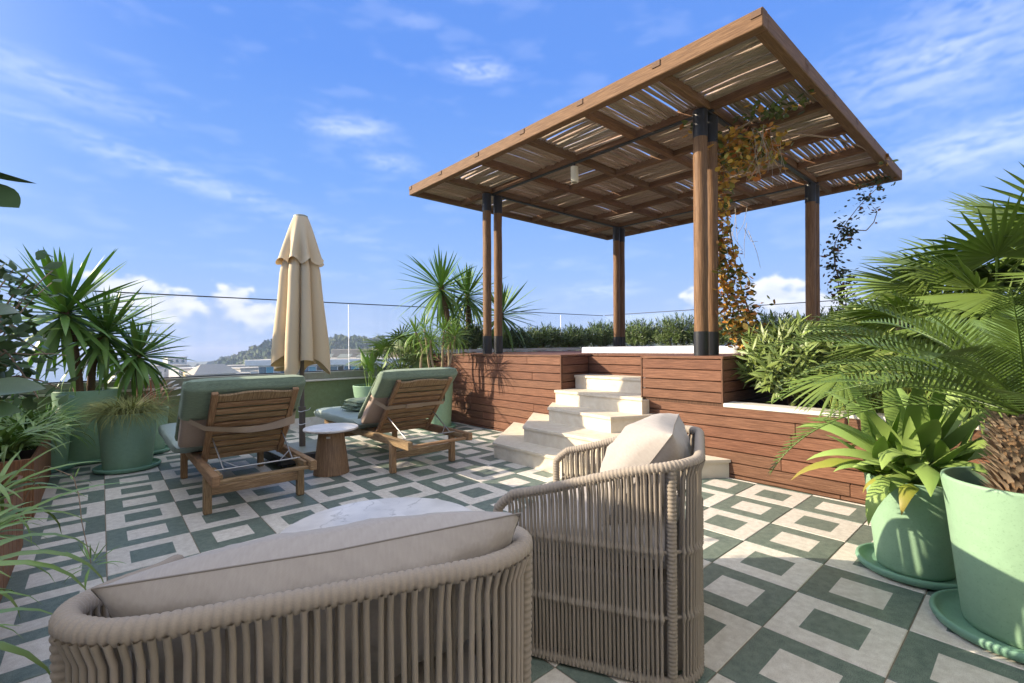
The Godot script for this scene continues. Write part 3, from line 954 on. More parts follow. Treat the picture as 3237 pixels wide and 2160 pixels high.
func build_tub() -> void:
	var t := thing("hot_tub", "white rectangular hot tub rim sunk into the timber deck under the pergola", "hot tub", Vector3(6.2, DECK, -0.2))
	var m := MB.new()
	ring_prism(m, -0.95, 1.0, -1.16, 1.16, 0.2, -0.02, 0.082, 0.12)
	part(t, "rim", m.mesh(), M.tub)
	boxp(t, "water", Vector3(1.6, 0.01, 2.0), Vector3(0.02, -0.06, 0), M.pool_water, 0.0)

# ---------------------------------------------------------------- town, hill and sea beyond the parapet
func build_background() -> void:
	var sea := structure("sea")
	var ms := MB.new()
	ms.quad(Vector3(-9000, -34, 3000), Vector3(16000, -34, 3000), Vector3(16000, -34, -16000), Vector3(-9000, -34, -16000))
	part(sea, "water_surface", ms.mesh(), M.sea)
	# wooded headland: a low ridge that rises to the right
	var hill := structure("hillside")
	var nz := FastNoiseLite.new(); nz.seed = 4; nz.frequency = 0.012
	var height := func(x: float, z: float) -> float:
		# distance along the bearing and how far to the right of the sea edge
		var az := rad_to_deg(atan2(x, -z)); var r := sqrt(x * x + z * z)
		var rise := smoothstep(5.0, 15.0, az) * smoothstep(190.0, 400.0, r)
		return -30.0 + (29.5 + 4.0 * smoothstep(13.0, 22.0, az)) * rise * smoothstep(1600, 600, r) + nz.get_noise_2d(x, z) * 3.0 - 26.0 * smoothstep(4.0, -8.0, az) * smoothstep(220.0, 420.0, r)
	var g := []
	for i in 34:
		var row := []
		var r := 28.0 + pow(i / 33.0, 1.8) * 1400.0
		for j in 60:
			var az := deg_to_rad(-30.0 + j * 2.2)
			var x := sin(az) * r; var z := -cos(az) * r
			row.append(Vector3(x, height.call(x, z), z))
		g.append(row)
	var mh := MB.new(); mh.grid(g, false)
	part(hill, "terrain", mh.mesh(), M.hillside)
	# woods: clumps of leaf-sized facets
	var clump := MB.new()
	var cr := RandomNumberGenerator.new(); cr.seed = 77
	for k in 70:
		var d := Vector3(cr.randfn(), cr.randfn(), cr.randfn()).normalized()
		var q := d * (0.55 + 0.45 * cr.randf()); q.y = absf(q.y) * 1.1 - 0.1
		var a := Vector3(cr.randfn(), cr.randfn(), cr.randfn()).normalized() * 0.28
		var b := a.cross(d).normalized() * 0.28
		clump.quad(q - a, q - b, q + a, q + b)
	var clump_mesh := clump.mesh()
	var xf := []; var cols := []
	for k in 2600:
		var az := rng.randf_range(5.0, 75.0)
		var r := 170.0 + pow(rng.randf(), 1.3) * 640.0
		if az < 12.0 and r < 300.0: continue
		var x := sin(deg_to_rad(az)) * r; var z := -cos(deg_to_rad(az)) * r
		var s := rng.randf_range(2.4, 5.2)
		xf.append(Transform3D(Basis(Vector3.UP, rng.randf() * TAU) * Basis.from_scale(Vector3(s, s * rng.randf_range(0.8, 1.7), s)), Vector3(x, height.call(x, z) + s * 0.3, z)))
		var w := rng.randf()
		cols.append(Color(0.75, 0.9, 0.8).lerp(Color(1.5, 1.25, 0.85), w * w))
	var woods := scatter(self, "distant_woods", clump_mesh, M.far_tree, xf, cols)
	tag(woods, "dark mixed woods covering the headland beyond the town", "woods")
	# nearer green on the slope below the terrace
	xf = []; cols = []
	for k in 900:
		var az := rng.randf_range(-12.0, 30.0)
		var r := rng.randf_range(75.0, 200.0)
		var x := sin(deg_to_rad(az)) * r; var z := -cos(deg_to_rad(az)) * r
		var s := rng.randf_range(1.2, 3.0)
		xf.append(Transform3D(Basis(Vector3.UP, rng.randf() * TAU) * Basis.from_scale(Vector3(s, s * rng.randf_range(0.7, 1.3), s)), Vector3(x, height.call(x, z) * 0.55 - 2.0 + rng.randf() * 3.0 - r * 0.012, z)))
		cols.append(Color(0.9, 1.15, 0.8).lerp(Color(1.7, 1.35, 0.7), rng.randf() * rng.randf()))
	var scrub := scatter(self, "slope_shrubs", clump_mesh, M.far_tree, xf, cols)
	tag(scrub, "green scrub and garden bushes on the slope below the parapet", "scrub")
	# houses of the town, small and pale
	# bearing, distance, width, height, material, how far the roof lies below eye level (metres)
	var spots := [[6.7, 215, 10, 6, 0, 7.2], [7.5, 200, 8, 4, 2, 7.8], [11.4, 190, 12, 3, 0, 6.9], [4.6, 230, 14, 6, 3, 6.4], [5.6, 240, 7, 10, 0, 3.2], [9.9, 210, 15, 3, 0, 6.6], [8.9, 110, 7.0, 3, 3, 4.9], [10.6, 150, 9, 3, 0, 7.0], [3.4, 225, 9, 8, 0, 7.5], [12.5, 175, 11, 3, 1, 6.4], [2.0, 205, 11, 5, 0, 8.2]]
	var words := ["white stacked flat roofed house", "small ochre house", "long low white building", "long cream house", "narrow white tower block", "wide low pavilion", "grey roofed hall with sloping top", "low white outbuilding", "tall white block at the waterfront", "beige villa", "white house by the water's edge"]
	var place := ["in the middle of the town below", "beside the woods' lower edge", "in front of the dark woods", "left of the tall block in the town", "among the scrub by the shore", "just under the headland woods", "just above the parapet coping", "next to the grey hall", "at the far end of the town", "on the headland slope", "farthest along the shore"]
	for k in spots.size():
		var q: Array = spots[k]
		var a := deg_to_rad(q[0])
		var base := Vector3(sin(a) * q[1], 0, -cos(a) * q[1])
		var top: float = 1.15 - q[5]
		var h := thing("town_house", words[k] + " " + place[k], "house", Vector3(base.x, top - q[3], base.z), -a + 0.3 + rj(0.2), "houses of the town")
		var w: float = q[2]; var hh: float = q[3]
		boxp(h, "wall", Vector3(w, hh + 14.0, w * 0.7), Vector3(0, hh * 0.5 - 7.0, 0), [M.facade_white, M.facade, M.facade_warm, M.facade][q[4]], 0.05)
		if k == 6:
			var r := MB.new()
			r.quad(Vector3(-w * 0.6, hh, w * 0.45), Vector3(w * 0.6, hh, w * 0.45), Vector3(w * 0.3, hh + 1.9, 0), Vector3(-w * 0.3, hh + 1.9, 0))
			r.quad(Vector3(w * 0.6, hh, -w * 0.45), Vector3(-w * 0.6, hh, -w * 0.45), Vector3(-w * 0.3, hh + 1.9, 0), Vector3(w * 0.3, hh + 1.9, 0))
			r.quad(Vector3(w * 0.6, hh, w * 0.45), Vector3(w * 0.6, hh, -w * 0.45), Vector3(w * 0.3, hh + 1.9, 0), Vector3(w * 0.3, hh + 1.9, 0))
			r.quad(Vector3(-w * 0.6, hh, -w * 0.45), Vector3(-w * 0.6, hh, w * 0.45), Vector3(-w * 0.3, hh + 1.9, 0), Vector3(-w * 0.3, hh + 1.9, 0))
			part(h, "roof", r.mesh(), M.roof_tile)
		else:
			boxp(h, "roof", Vector3(w + 0.6, 0.3, w * 0.7 + 0.6), Vector3(0, hh + 0.15, 0), M.facade_white if k % 2 == 0 else M.roof_tile, 0.05)
			for f in int(w / 2.2):
				boxp(h, "window", Vector3(1.0, 1.3, 0.1), Vector3(-w * 0.5 + 1.3 + f * 2.1, hh - 1.5, w * 0.35), M.window_glass, 0.0)
	# neighbouring block with flat roof and blue-green windows
	var e := thing("apartment_building", "long pale flat roofed apartment block with blue green windows behind the parasol", "building", Vector3(14.2, 0, -44.6), -0.718)
	boxp(e, "wall", Vector3(15.0, 14.0, 10.0), Vector3(3.0, -7.98, -5.0), M.facade, 0.03)
	boxp(e, "roof_band", Vector3(15.6, 0.56, 0.5), Vector3(3.0, -0.19, 0.16), M.facade_white, 0.03)
	boxp(e, "roof_slab", Vector3(15.2, 0.12, 10.4), Vector3(3.0, 0.02, -5.1), M.roof_tile, 0.02)
	for k in 7:
		var f := boxp(e, "window_frame", Vector3(1.5, 1.15, 0.12), Vector3(-2.9 + k * 2.05, -1.13, 0.03), M.facade_white, 0.02)
		part(f, "pane", box_mesh(Vector3(0.66, 1.02, 0.06), 0.005), M.window_glass, Transform3D(Basis.IDENTITY, Vector3(-0.35, 0, 0.05)))
		part(f, "pane", box_mesh(Vector3(0.66, 1.02, 0.06), 0.005), M.curtain_teal if k % 2 == 0 else M.window_glass, Transform3D(Basis.IDENTITY, Vector3(0.35, 0, 0.05)))
	for k in 6:
		part(e, "solar_panel", box_mesh(Vector3(1.3, 0.05, 1.1), 0.01), M.window_glass if k < 2 else M.coping, Transform3D(Basis(Vector3.RIGHT, 0.35), Vector3(-1.6 + k * 1.9, 0.34, -1.6)))
	part(e, "water_tank", lathe_mesh([Vector2(0.6, 0.0), Vector2(0.6, 1.0), Vector2(0.5, 1.08), Vector2(0.0, 1.1)], 18), M.facade_white, Transform3D(Basis.IDENTITY, Vector3(-2.2, 0.0, -4.0)))
	boxp(e, "stair_house", Vector3(3.0, 1.5, 2.4), Vector3(-3.2, 0.1, -7.0), M.roof_tile, 0.03)
	boxp(e, "stair_house", Vector3(4.2, 1.25, 2.6), Vector3(8.2, 0.65, -7.0), M.facade_warm, 0.03)
	boxp(e, "stair_house", Vector3(5.6, 1.0, 2.4), Vector3(3.4, 0.5, -8.4), M.roof_tile, 0.03)

# ---------------------------------------------------------------- soft shapes
# pillow standing in the x,y plane, thickness along z, pinched to pointed corners
func pillow(w: float, h: float, t: float, seed_: int, nx := 30, ny := 22, puff := 0.5, slump := 0.0) -> ArrayMesh:
	var nz := FastNoiseLite.new(); nz.seed = seed_; nz.frequency = 3.2; nz.fractal_octaves = 3
	var m := MB.new()
	for side in [1.0, -1.0]:
		var g := []
		for i in ny + 1:
			var row := []
			var b := -1.0 + 2.0 * i / ny
			for j in nx + 1:
				var a := -1.0 + 2.0 * j / nx
				var fa := pow(maxf(0.0, 1.0 - pow(absf(a), 2.3)), puff)
				var fb := pow(maxf(0.0, 1.0 - pow(absf(b), 2.1)), puff)
				var pin := 1.0 - 0.055 * (1.0 - absf(a)) * absf(b) * 1.2
				var pinb := 1.0 - 0.05 * (1.0 - absf(b)) * absf(a) * 1.2
				var q := nz.get_noise_3d(a * w, b * h, side) + 0.5 * nz.get_noise_3d(a * w * 2.6, b * h * 0.8, side + 4.0)
				var z: float = side * t * 0.5 * fa * fb * (1.0 + 0.16 * q)
				row.append(Vector3(a * w * 0.5 * pinb, b * h * 0.5 * pin - slump * a * a * (1.0 - b) * 0.5, z + 0.006 * q * fa * fb))
			g.append(row)
		m.grid(g, side < 0, Vector2(w, h))
	return m.mesh()

func pillow_rim(w: float, h: float, a: float, b: float, slump := 0.0) -> Vector3:
	var pin := 1.0 - 0.055 * (1.0 - absf(a)) * absf(b) * 1.2
	var pinb := 1.0 - 0.05 * (1.0 - absf(b)) * absf(a) * 1.2
	return Vector3(a * w * 0.5 * pinb, b * h * 0.5 * pin - slump * a * a * (1.0 - b) * 0.5, 0)

# mattress slab following a side profile (list of [z, y] centre line), thickness and width
func slab(prof: Array, thick: float, width: float, edge: float, seed_: int, wob := 0.006) -> ArrayMesh:
	var nz := FastNoiseLite.new(); nz.seed = seed_; nz.frequency = 2.6; nz.fractal_octaves = 3
	var m := MB.new()
	var P := []
	for i in prof.size() - 1:
		for k in 6: P.append((prof[i] as Vector2).lerp(prof[i + 1], k / 6.0))
	P.append(prof[prof.size() - 1])
	for r in 3:   # soften the bends
		var Q := P.duplicate()
		for i in range(1, P.size() - 1): Q[i] = (P[i - 1] + P[i] * 2.0 + P[i + 1]) * 0.25
		P = Q
	var g := []
	var N := P.size()
	for i in N:
		var t: Vector2 = (P[min(i + 1, N - 1)] - P[max(i - 1, 0)]).normalized()
		var n := Vector2(-t.y, t.x)
		if n.y < 0 and absf(t.x) > 0.2: n = -n
		var e := 1.0
		var d0 := (P[i] as Vector2).distance_to(P[0]); var d1 := (P[i] as Vector2).distance_to(P[N - 1])
		var dd := minf(d0, d1)
		if dd < edge: e = sqrt(maxf(0.0, 1.0 - pow(1.0 - dd / edge, 2.0)))
		e = maxf(e, 0.02)
		var row := []
		for k in 29:
			var a := TAU * k / 28.0
			var sx := signf(cos(a)) * pow(absf(cos(a)), 0.28)
			var sy := signf(sin(a)) * pow(absf(sin(a)), 0.45)
			var q := nz.get_noise_3d(P[i].x * 2.0, P[i].y * 2.0, a * 0.5) * wob
			var c: Vector2 = P[i] + n * (sy * (thick * 0.5 * e + q))
			row.append(Vector3(sx * (width * 0.5 - (1.0 - e) * edge * 0.5 + q), c.y, c.x))
		g.append(row)
	m.grid(g, true, Vector2(1.0, 2.0))
	return m.mesh()

func ribbon(parent: Node, called: String, pts: Array, width: float, mat_: Material, across: Array) -> MeshInstance3D:
	var m := MB.new()
	for s in [0.0, 0.003]:
		var g := []
		for i in pts.size():
			var a: Vector3 = across[i] if i < across.size() else across[across.size() - 1]
			var t: Vector3 = pts[min(i + 1, pts.size() - 1)] - pts[max(i - 1, 0)]
			var nn: Vector3 = a.cross(t).normalized() * (s as float)
			g.append([pts[i] - a * width * 0.5 + nn, pts[i] + nn, pts[i] + a * width * 0.5 + nn])
		m.grid(g, s > 0.0)
	return part(parent, called, m.mesh(), mat_)

# ---------------------------------------------------------------- loungers
func lounger(x0: float, x1: float, zr: float, label: String, first: bool) -> void:
	# x0..x1 outer faces of the rails, zr = rear end; foot end points to -z
	var cx := (x0 + x1) * 0.5
	var w := x1 - x0
	var l := thing("sun_lounger", label, "sun lounger", Vector3(cx, 0, zr), 0.0, "teak sun loungers")
	var T: Array = M.teak
	var h := w * 0.5
	var rail_len := 2.02
	for s in [-1.0, 1.0]:
		var r := bar(l, "side_rail", Vector3(s * (h - 0.024), 0.29, 0), Vector3(s * (h - 0.024), 0.29, -rail_len), 0.046, 0.072, pick(T), 0.005)
		# notched ratchet strip on the inside of the rail
		bar(l, "ratchet_strip", Vector3(s * (h - 0.062), 0.298, -0.07), Vector3(s * (h - 0.062), 0.298, -0.34), 0.024, 0.034, T[1], 0.003)
		for z in [-0.33, -1.55]:
			boxp(l, "leg", Vector3(0.05, 0.262, 0.058), Vector3(s * (h - 0.022), 0.131, z), pick(T), 0.005)
		bar(l, "back_stile", Vector3(s * (h - 0.064), 0.285, -0.75), Vector3(s * (h - 0.064), 0.845, -0.27), 0.042, 0.03, pick(T), 0.004, Vector3.BACK)
	# cross rails
	for q in [[-0.33, 0.155, 0.062], [-1.55, 0.19, 0.06]]:
		bar(l, "cross_rail", Vector3(-h + 0.03, q[1], q[0]), Vector3(h - 0.03, q[1], q[0]), 0.03, q[2], pick(T), 0.004)
	bar(l, "end_rail", Vector3(-h + 0.046, 0.272, -0.06), Vector3(h - 0.046, 0.272, -0.06), 0.05, 0.022, pick(T), 0.004)
	bar(l, "end_rail", Vector3(-h + 0.046, 0.29, -rail_len + 0.03), Vector3(h - 0.046, 0.29, -rail_len + 0.03), 0.03, 0.06, pick(T), 0.004)
	# slats of the raised back: between the stiles
	var a := Vector3(0, 0.285, -0.75); var b := Vector3(0, 0.845, -0.27)
	var dir := (b - a).normalized()
	var nrm := Vector3(0, dir.z, -dir.y)
	var inner := h - 0.086
	for k in 10:
		var c := a + dir * (0.045 + k * 0.071)
		var m := MB.new()
		if k == 9:
			# shaped top slat with a gentle rise in the middle
			var g0 := []
			var front := []
			var back := []
			for j in 17:
				var t := -1.0 + j / 8.0
				var rise := 0.018 * smoothstep(0.75, 0.2, absf(t)) + 0.03
				front.append([Vector3(t * inner, 0, 0) + dir * -0.03 + nrm * -0.009, Vector3(t * inner, 0, 0) + dir * rise + nrm * -0.009])
				back.append([Vector3(t * inner, 0, 0) + dir * -0.03 + nrm * 0.009, Vector3(t * inner, 0, 0) + dir * rise + nrm * 0.009])
				g0.append([Vector3(t * inner, 0, 0) + dir * rise + nrm * -0.009, Vector3(t * inner, 0, 0) + dir * rise + nrm * 0.009])
			m.grid(front, false, Vector2(0.06, 0.5)); m.grid(back, true, Vector2(0.06, 0.5)); m.grid(g0, false, Vector2(0.03, 0.5))
			part(l, "slat", m.mesh(), T[1], Transform3D(Basis.IDENTITY, c))
		else:
			part(l, "slat", box_mesh(Vector3(inner * 2.0, 0.047, 0.018), 0.003, Vector2(rng.randf(), rng.randf())), pick(T), Transform3D(Basis(Vector3.RIGHT, dir, Vector3.RIGHT.cross(dir)), c))
	# seat slats under the mattress
	for k in 12:
		boxp(l, "seat_slat", Vector3(w - 0.1, 0.018, 0.06), Vector3(0, 0.318, -0.86 - k * 0.093), pick(T), 0.003)
	# steel prop: two struts, their forks and the cross bar
	for s in [-1.0, 1.0]:
		var top := a + dir * 0.27 + Vector3(s * (inner - 0.005), 0, 0) - nrm * 0.012
		var foot := Vector3(s * (inner - 0.02), 0.315, -0.235)
		var st := part(l, "prop_strut", tube_mesh(PackedVector3Array([top, foot]), 0.0055, 8), M.steel)
		part(st, "fork", tube_mesh(PackedVector3Array([top.lerp(foot, 0.72), foot + Vector3(-s * 0.085, 0.002, 0)]), 0.004, 6), M.steel)
	part(l, "prop_bar", tube_mesh(PackedVector3Array([Vector3(-h + 0.05, 0.313, -0.235), Vector3(h - 0.05, 0.313, -0.235)]), 0.0055, 8), M.steel)
	# mattress: a thing of its own lying on the frame
	var off := -0.045 if first else -0.02
	var mt := thing("lounger_mattress", "beige lounger pad with green towelling cover, " + ("its strap twisted slack across the back slats" if first else "sun dappled, its strap pulled straight across the slats"), "mattress", Vector3(cx + off, 0, zr), 0.0, "lounger mattresses")
	var mw := w + 0.13
	var up := Vector2(-dir.y, dir.z)  # (z, y) step off the backrest towards the foot end
	var bo := 0.085
	var p0 := Vector2(a.z, a.y) + Vector2(-0.09, 0.1)
	var base_low := Vector2(-0.80, 0.375)
	var tp := Vector2(b.z, b.y) + up * bo + Vector2(dir.z, dir.y) * 0.018
	var mid := Vector2(-0.80, 0.33) + up * 0.06 + Vector2(dir.z, dir.y) * 0.02
	# beige back pad
	part(mt, "back_pad", slab([mid + Vector2(dir.z, dir.y) * 0.02, mid.lerp(tp, 0.5), tp - Vector2(dir.z, dir.y) * 0.09], 0.10, mw - 0.015, 0.035, 3 if first else 4, 0.004), M.pad)
	# towelling hood pulled over the upper half, and down the front
	var hood := slab([mid.lerp(tp, 0.50 if first else 0.58), mid.lerp(tp, 0.8), tp + Vector2(dir.z, dir.y) * 0.018], 0.118, mw + 0.012, 0.045, 5, 0.005)
	var hd := part(mt, "towel_hood", hood, M.towel)
	var front := slab([mid + up * 0.05 + Vector2(0.0, 0.03), mid.lerp(tp, 0.5) + up * 0.05, tp + up * 0.035], 0.035, mw + 0.012, 0.03, 6, 0.004)
	part(hd, "towel_front", front, M.towel)
	# seat pad
	part(mt, "seat_cushion", slab([Vector2(-0.84, 0.392), Vector2(-1.4, 0.39), Vector2(-2.16, 0.388)], 0.115, mw + 0.03, 0.055, 7, 0.008), M.seat_cover)
	# strap round the back
	var sy := a + dir * 0.40 - nrm * 0.014
	var z_off := Vector3(0, 0, 0.022)
	var pts := []; var ac := []
	var side_in := sy + nrm * 0.11
	pts.append(side_in + Vector3(-mw * 0.5 - 0.006, 0.02, 0)); ac.append(dir)
	for k in 9:
		var t := k / 8.0
		var x := lerpf(-inner - 0.06, inner + 0.06, t)
		var dip := Vector3.ZERO
		if first: dip = -dir * 0.05 * sin(t * PI) * (1.0 + 0.5 * t)
		pts.append(Vector3(x - off, 0, 0) + sy + z_off + dip + (Vector3(0, 0, 0.012) if first else Vector3.ZERO))
		ac.append(dir if not first else (dir * cos(smoothstep(0.25, 0.6, t) * 1.1 - smoothstep(0.65, 0.9, t) * 0.9) + nrm * sin(smoothstep(0.25, 0.6, t) * 1.1)))
	pts.append(side_in + Vector3(mw * 0.5 + 0.006, 0.02, 0)); ac.append(dir)
	ribbon(mt, "strap", pts, 0.048, M.strap, ac)
	if not first:
		part(mt, "buckle_patch", box_mesh(Vector3(0.19, 0.056, 0.008), 0.003), M.strap, Transform3D(Basis(Vector3.RIGHT, dir, Vector3.RIGHT.cross(dir)), sy + z_off + Vector3(0.0, 0, 0.008)))
	# small pillow or folded towel on the seat
	if first:
		var q := thing("head_pillow", "dark green boxy head pillow lying on the shaded lounger's seat", "pillow", Vector3(cx - 0.08, 0.51, zr - 1.45), 0.2)
		part(q, "cover", pillow(0.34, 0.22, 0.13, 21, 20, 16, 0.32), M.towel, Transform3D(Basis(Vector3.RIGHT, -PI / 2), Vector3.ZERO))
	else:
		var q := thing("folded_towel", "folded green fringed towel lying on the sunlit lounger's seat", "towel", Vector3(cx - 0.03, 0.452, zr - 1.5), 0.12)
		for k in 3:
			part(q, "fold", pillow(0.5 - k * 0.02, 0.3, 0.058, 31 + k, 22, 14, 0.24), M.towel, Transform3D(Basis(Vector3.UP, rj(0.08)) * Basis(Vector3.RIGHT, -PI / 2 + rj(0.03)), Vector3(rj(0.012), 0.026 + k * 0.037, rj(0.012))))
		var fr := MB.new()
		for k in 46:
			var y := rng.randf_range(0.0, 0.12)
			var p := Vector3(-0.245, y, rng.randf_range(-0.13, 0.13))
			fr.tube(PackedVector3Array([p, p + Vector3(-0.02, -0.012 + rj(0.01), rj(0.01)), p + Vector3(-0.028, -0.04, rj(0.012))]), 0.0018, 4, false)
		part(q, "fringe", fr.mesh(), M.towel, Transform3D.IDENTITY, "stuff")

func build_loungers() -> void:
	lounger(0.515, 1.178, -0.385, "teak sun lounger in the shade, left of the parasol, slatted back raised", true)
	lounger(1.965, 2.655, -0.455, "teak sun lounger in dappled sun beside the tall pot, slatted back raised", false)

# ---------------------------------------------------------------- parasol
func build_parasol() -> void:
	var u := thing("folded_parasol", "closed cream canvas parasol with short top flounce on a brown pole", "parasol", Vector3(1.565, 0, -1.98))
	var post := part(u, "pole", tube_mesh(PackedVector3Array([Vector3(0, 0.1, 0), Vector3(0, 2.5, 0)]), 0.024, 16), M.bark_grey)
	M.pole = mat("pole_brown", lin(0.11, 0.085, 0.065), 0.5)
	post.material_override = M.pole
	part(u, "sleeve_tube", tube_mesh(PackedVector3Array([Vector3(0, 0.09, 0), Vector3(0, 0.5, 0)]), 0.031, 16), M.pole)
	part(u, "clamp_ring", tube_mesh(PackedVector3Array([Vector3(0, 0.5, 0), Vector3(0, 0.54, 0)]), 0.037, 16), M.pole)
	for y in [0.495, 0.36]:
		var cord := PackedVector3Array()
		for k in 25:
			var a := TAU * k / 24.0
			cord.push_back(Vector3(cos(a) * 0.035, y + 0.004 * sin(a * 2), sin(a) * 0.035))
		var c := part(u, "cord_tie", tube_mesh(cord, 0.004, 6, false), M.white_plastic)
		part(c, "knot", tube_mesh(PackedVector3Array([Vector3(0.03, y, 0.02), Vector3(0.06, y + 0.01, 0.03), Vector3(0.075, y + 0.03, 0.03)]), 0.0035, 5), M.white_plastic)
	# folded canvas: pleats that deepen towards the hem
	var g := []; var gl := []
	var rows := 40; var cols := 176
	var hem := func(a: float) -> float: return 0.985 + 0.075 * cos(a * 4.0 + 0.6) + 0.045 * sin(a * 7.0 + 1.0)
	for i in rows + 1:
		var t := float(i) / rows
		var row := []
		for k in cols + 1:
			var a := TAU * k / cols
			var y := lerpf(hem.call(a), 2.47, t)
			var hh := clampf((y - 0.95) / 1.5, 0, 1)
			var R := lerpf(0.292, 0.206, smoothstep(0.0, 0.72, hh)); R = lerpf(R, 0.075, smoothstep(0.62, 1.0, hh))
			var deep := lerpf(0.52, 0.34, hh) * smoothstep(1.02, 0.85, hh)
			var ph := a * 8.0 + 0.9 * sin(a * 3.0 + y * 0.7) + 0.5 * sin(a * 2.0)
			var fold := pow(0.5 + 0.5 * cos(ph), 0.75)
			var r := R * (1.0 - deep + deep * fold)
			var tw := 0.14 * sin(ph) * deep * 2.4
			row.append(Vector3(cos(a + tw * 0.5) * r, y, sin(a + tw * 0.5) * r))
		g.append(row)
	var m := MB.new(); m.grid(g, false, Vector2(2.0, 1.6))
	var can := part(u, "canopy", m.mesh(), M.umbrella)
	# underside tucked in at the hem
	var li := []
	for i in 5:
		var t := i / 4.0
		var row := []
		for k in cols + 1:
			var p: Vector3 = g[0][k]
			var inn := Vector3(p.x * (0.985 - t * 0.55), p.y + t * 0.16, p.z * (0.985 - t * 0.55))
			row.append(inn)
		li.append(row)
	var ml := MB.new(); ml.grid(li, false, Vector2(2, 0.3))
	part(can, "lining", ml.mesh(), M.umbrella_lining)
	# top flounce
	var f := []
	for i in 19:
		var t := i / 18.0
		var row := []
		for k in cols + 1:
			var a := TAU * k / cols
			var low := 2.045 + 0.03 * cos(a * 8.0 + 1.2)
			var y := lerpf(2.535, low, t)
			var R := lerpf(0.068, 0.232, pow(t, 0.9))
			var deep := 0.34 * smoothstep(0.05, 0.9, t)
			var ph := a * 8.0 + 0.7 * sin(a * 3.0 + 1.0)
			var fold := pow(0.5 + 0.5 * cos(ph), 0.7)
			var r := R * (1.0 - deep + deep * fold) + 0.012 * smoothstep(0.93, 1.0, t)
			row.append(Vector3(cos(a) * r, y, sin(a) * r))
		f.append(row)
	var mf := MB.new(); mf.grid(f, true, Vector2(2.0, 0.6))
	part(u, "flounce", mf.mesh(), M.umbrella)
	part(u, "cap", lathe_mesh([Vector2(0.07, 0.0), Vector2(0.07, 0.016), Vector2(0.055, 0.024), Vector2(0.0, 0.026)], 24), M.coping, Transform3D(Basis.IDENTITY, Vector3(0, 2.528, 0)))
	# weighted base on castors
	var base := part(u, "base_slab", box_mesh(Vector3(0.62, 0.085, 0.62), 0.012), M.dark_metal, Transform3D(Basis(Vector3.UP, 0.06), Vector3(-0.03, 0.077, 0.05)))
	part(base, "base_cover", box_mesh(Vector3(0.6, 0.008, 0.6), 0.003), M.coping, Transform3D(Basis.IDENTITY, Vector3(0, 0.0475, 0)))
	for q in [[-1, -1], [-1, 1], [1, -1], [1, 1]]:
		part(base, "castor", lathe_mesh([Vector2(0.0, -0.012), Vector2(0.026, -0.012), Vector2(0.03, 0.0), Vector2(0.026, 0.012), Vector2(0.0, 0.012)], 14), M.sleeve, Transform3D(Basis(Vector3.BACK, PI / 2), Vector3(q[0] * 0.24, -0.046, q[1] * 0.24)))

# ---------------------------------------------------------------- tables
func build_tables() -> void:
	var t := thing("side_table", "small round marble topped side table on a tapered wooden base", "side table", Vector3(1.575, 0, -1.185))
	var n := 20
	for k in n:   # staves of the tapered base
		var a0 := TAU * k / n + 0.004; var a1 := TAU * (k + 1) / n - 0.004
		var m := MB.new()
		var g := []
		for i in 7:
			var y := lerpf(0.004, 0.4, i / 6.0)
			var r := lerpf(0.157, 0.108, i / 6.0)
			var row := []
			for j in 5:
				var a := lerpf(a0, a1, j / 4.0)
				var e := 0.0018 if (j == 0 or j == 4) else 0.0
				row.append(Vector3(cos(a) * (r - e), y, sin(a) * (r - e)))
			g.append(row)
		m.grid(g, false, Vector2(0.05, 0.4))
		for q in m.u.size(): m.u[q] = Vector2(m.u[q].y + k * 0.37, m.u[q].x + k * 0.21)
		part(t, "stave", m.mesh(), M.table_wood)
	part(t, "core", lathe_mesh([Vector2(0.15, 0.002), Vector2(0.105, 0.398)], 24), M.core)
	part(t, "marble_top", lathe_mesh([Vector2(0.0, 0.4), Vector2(0.232, 0.4), Vector2(0.239, 0.405), Vector2(0.24, 0.416), Vector2(0.236, 0.422), Vector2(0.0, 0.422)], 56), M.marble)
	part(t, "maker_plate", box_mesh(Vector3(0.034, 0.018, 0.003), 0.001), M.label_plate, Transform3D(Basis(Vector3.UP, -0.55) * Basis(Vector3.RIGHT, -0.12), Vector3(-0.063, 0.345, 0.101)))
	var c := thing("coffee_table", "large round veined marble coffee table between the two rope armchairs", "coffee table", Vector3(0.85, 0, 1.36))
	part(c, "marble_top", lathe_mesh([Vector2(0.0, 0.37), Vector2(0.402, 0.37), Vector2(0.414, 0.377), Vector2(0.416, 0.392), Vector2(0.41, 0.4), Vector2(0.0, 0.4)], 80), M.marble)
	part(c, "base", lathe_mesh([Vector2(0.22, 0.002), Vector2(0.16, 0.37)], 40), M.table_wood)

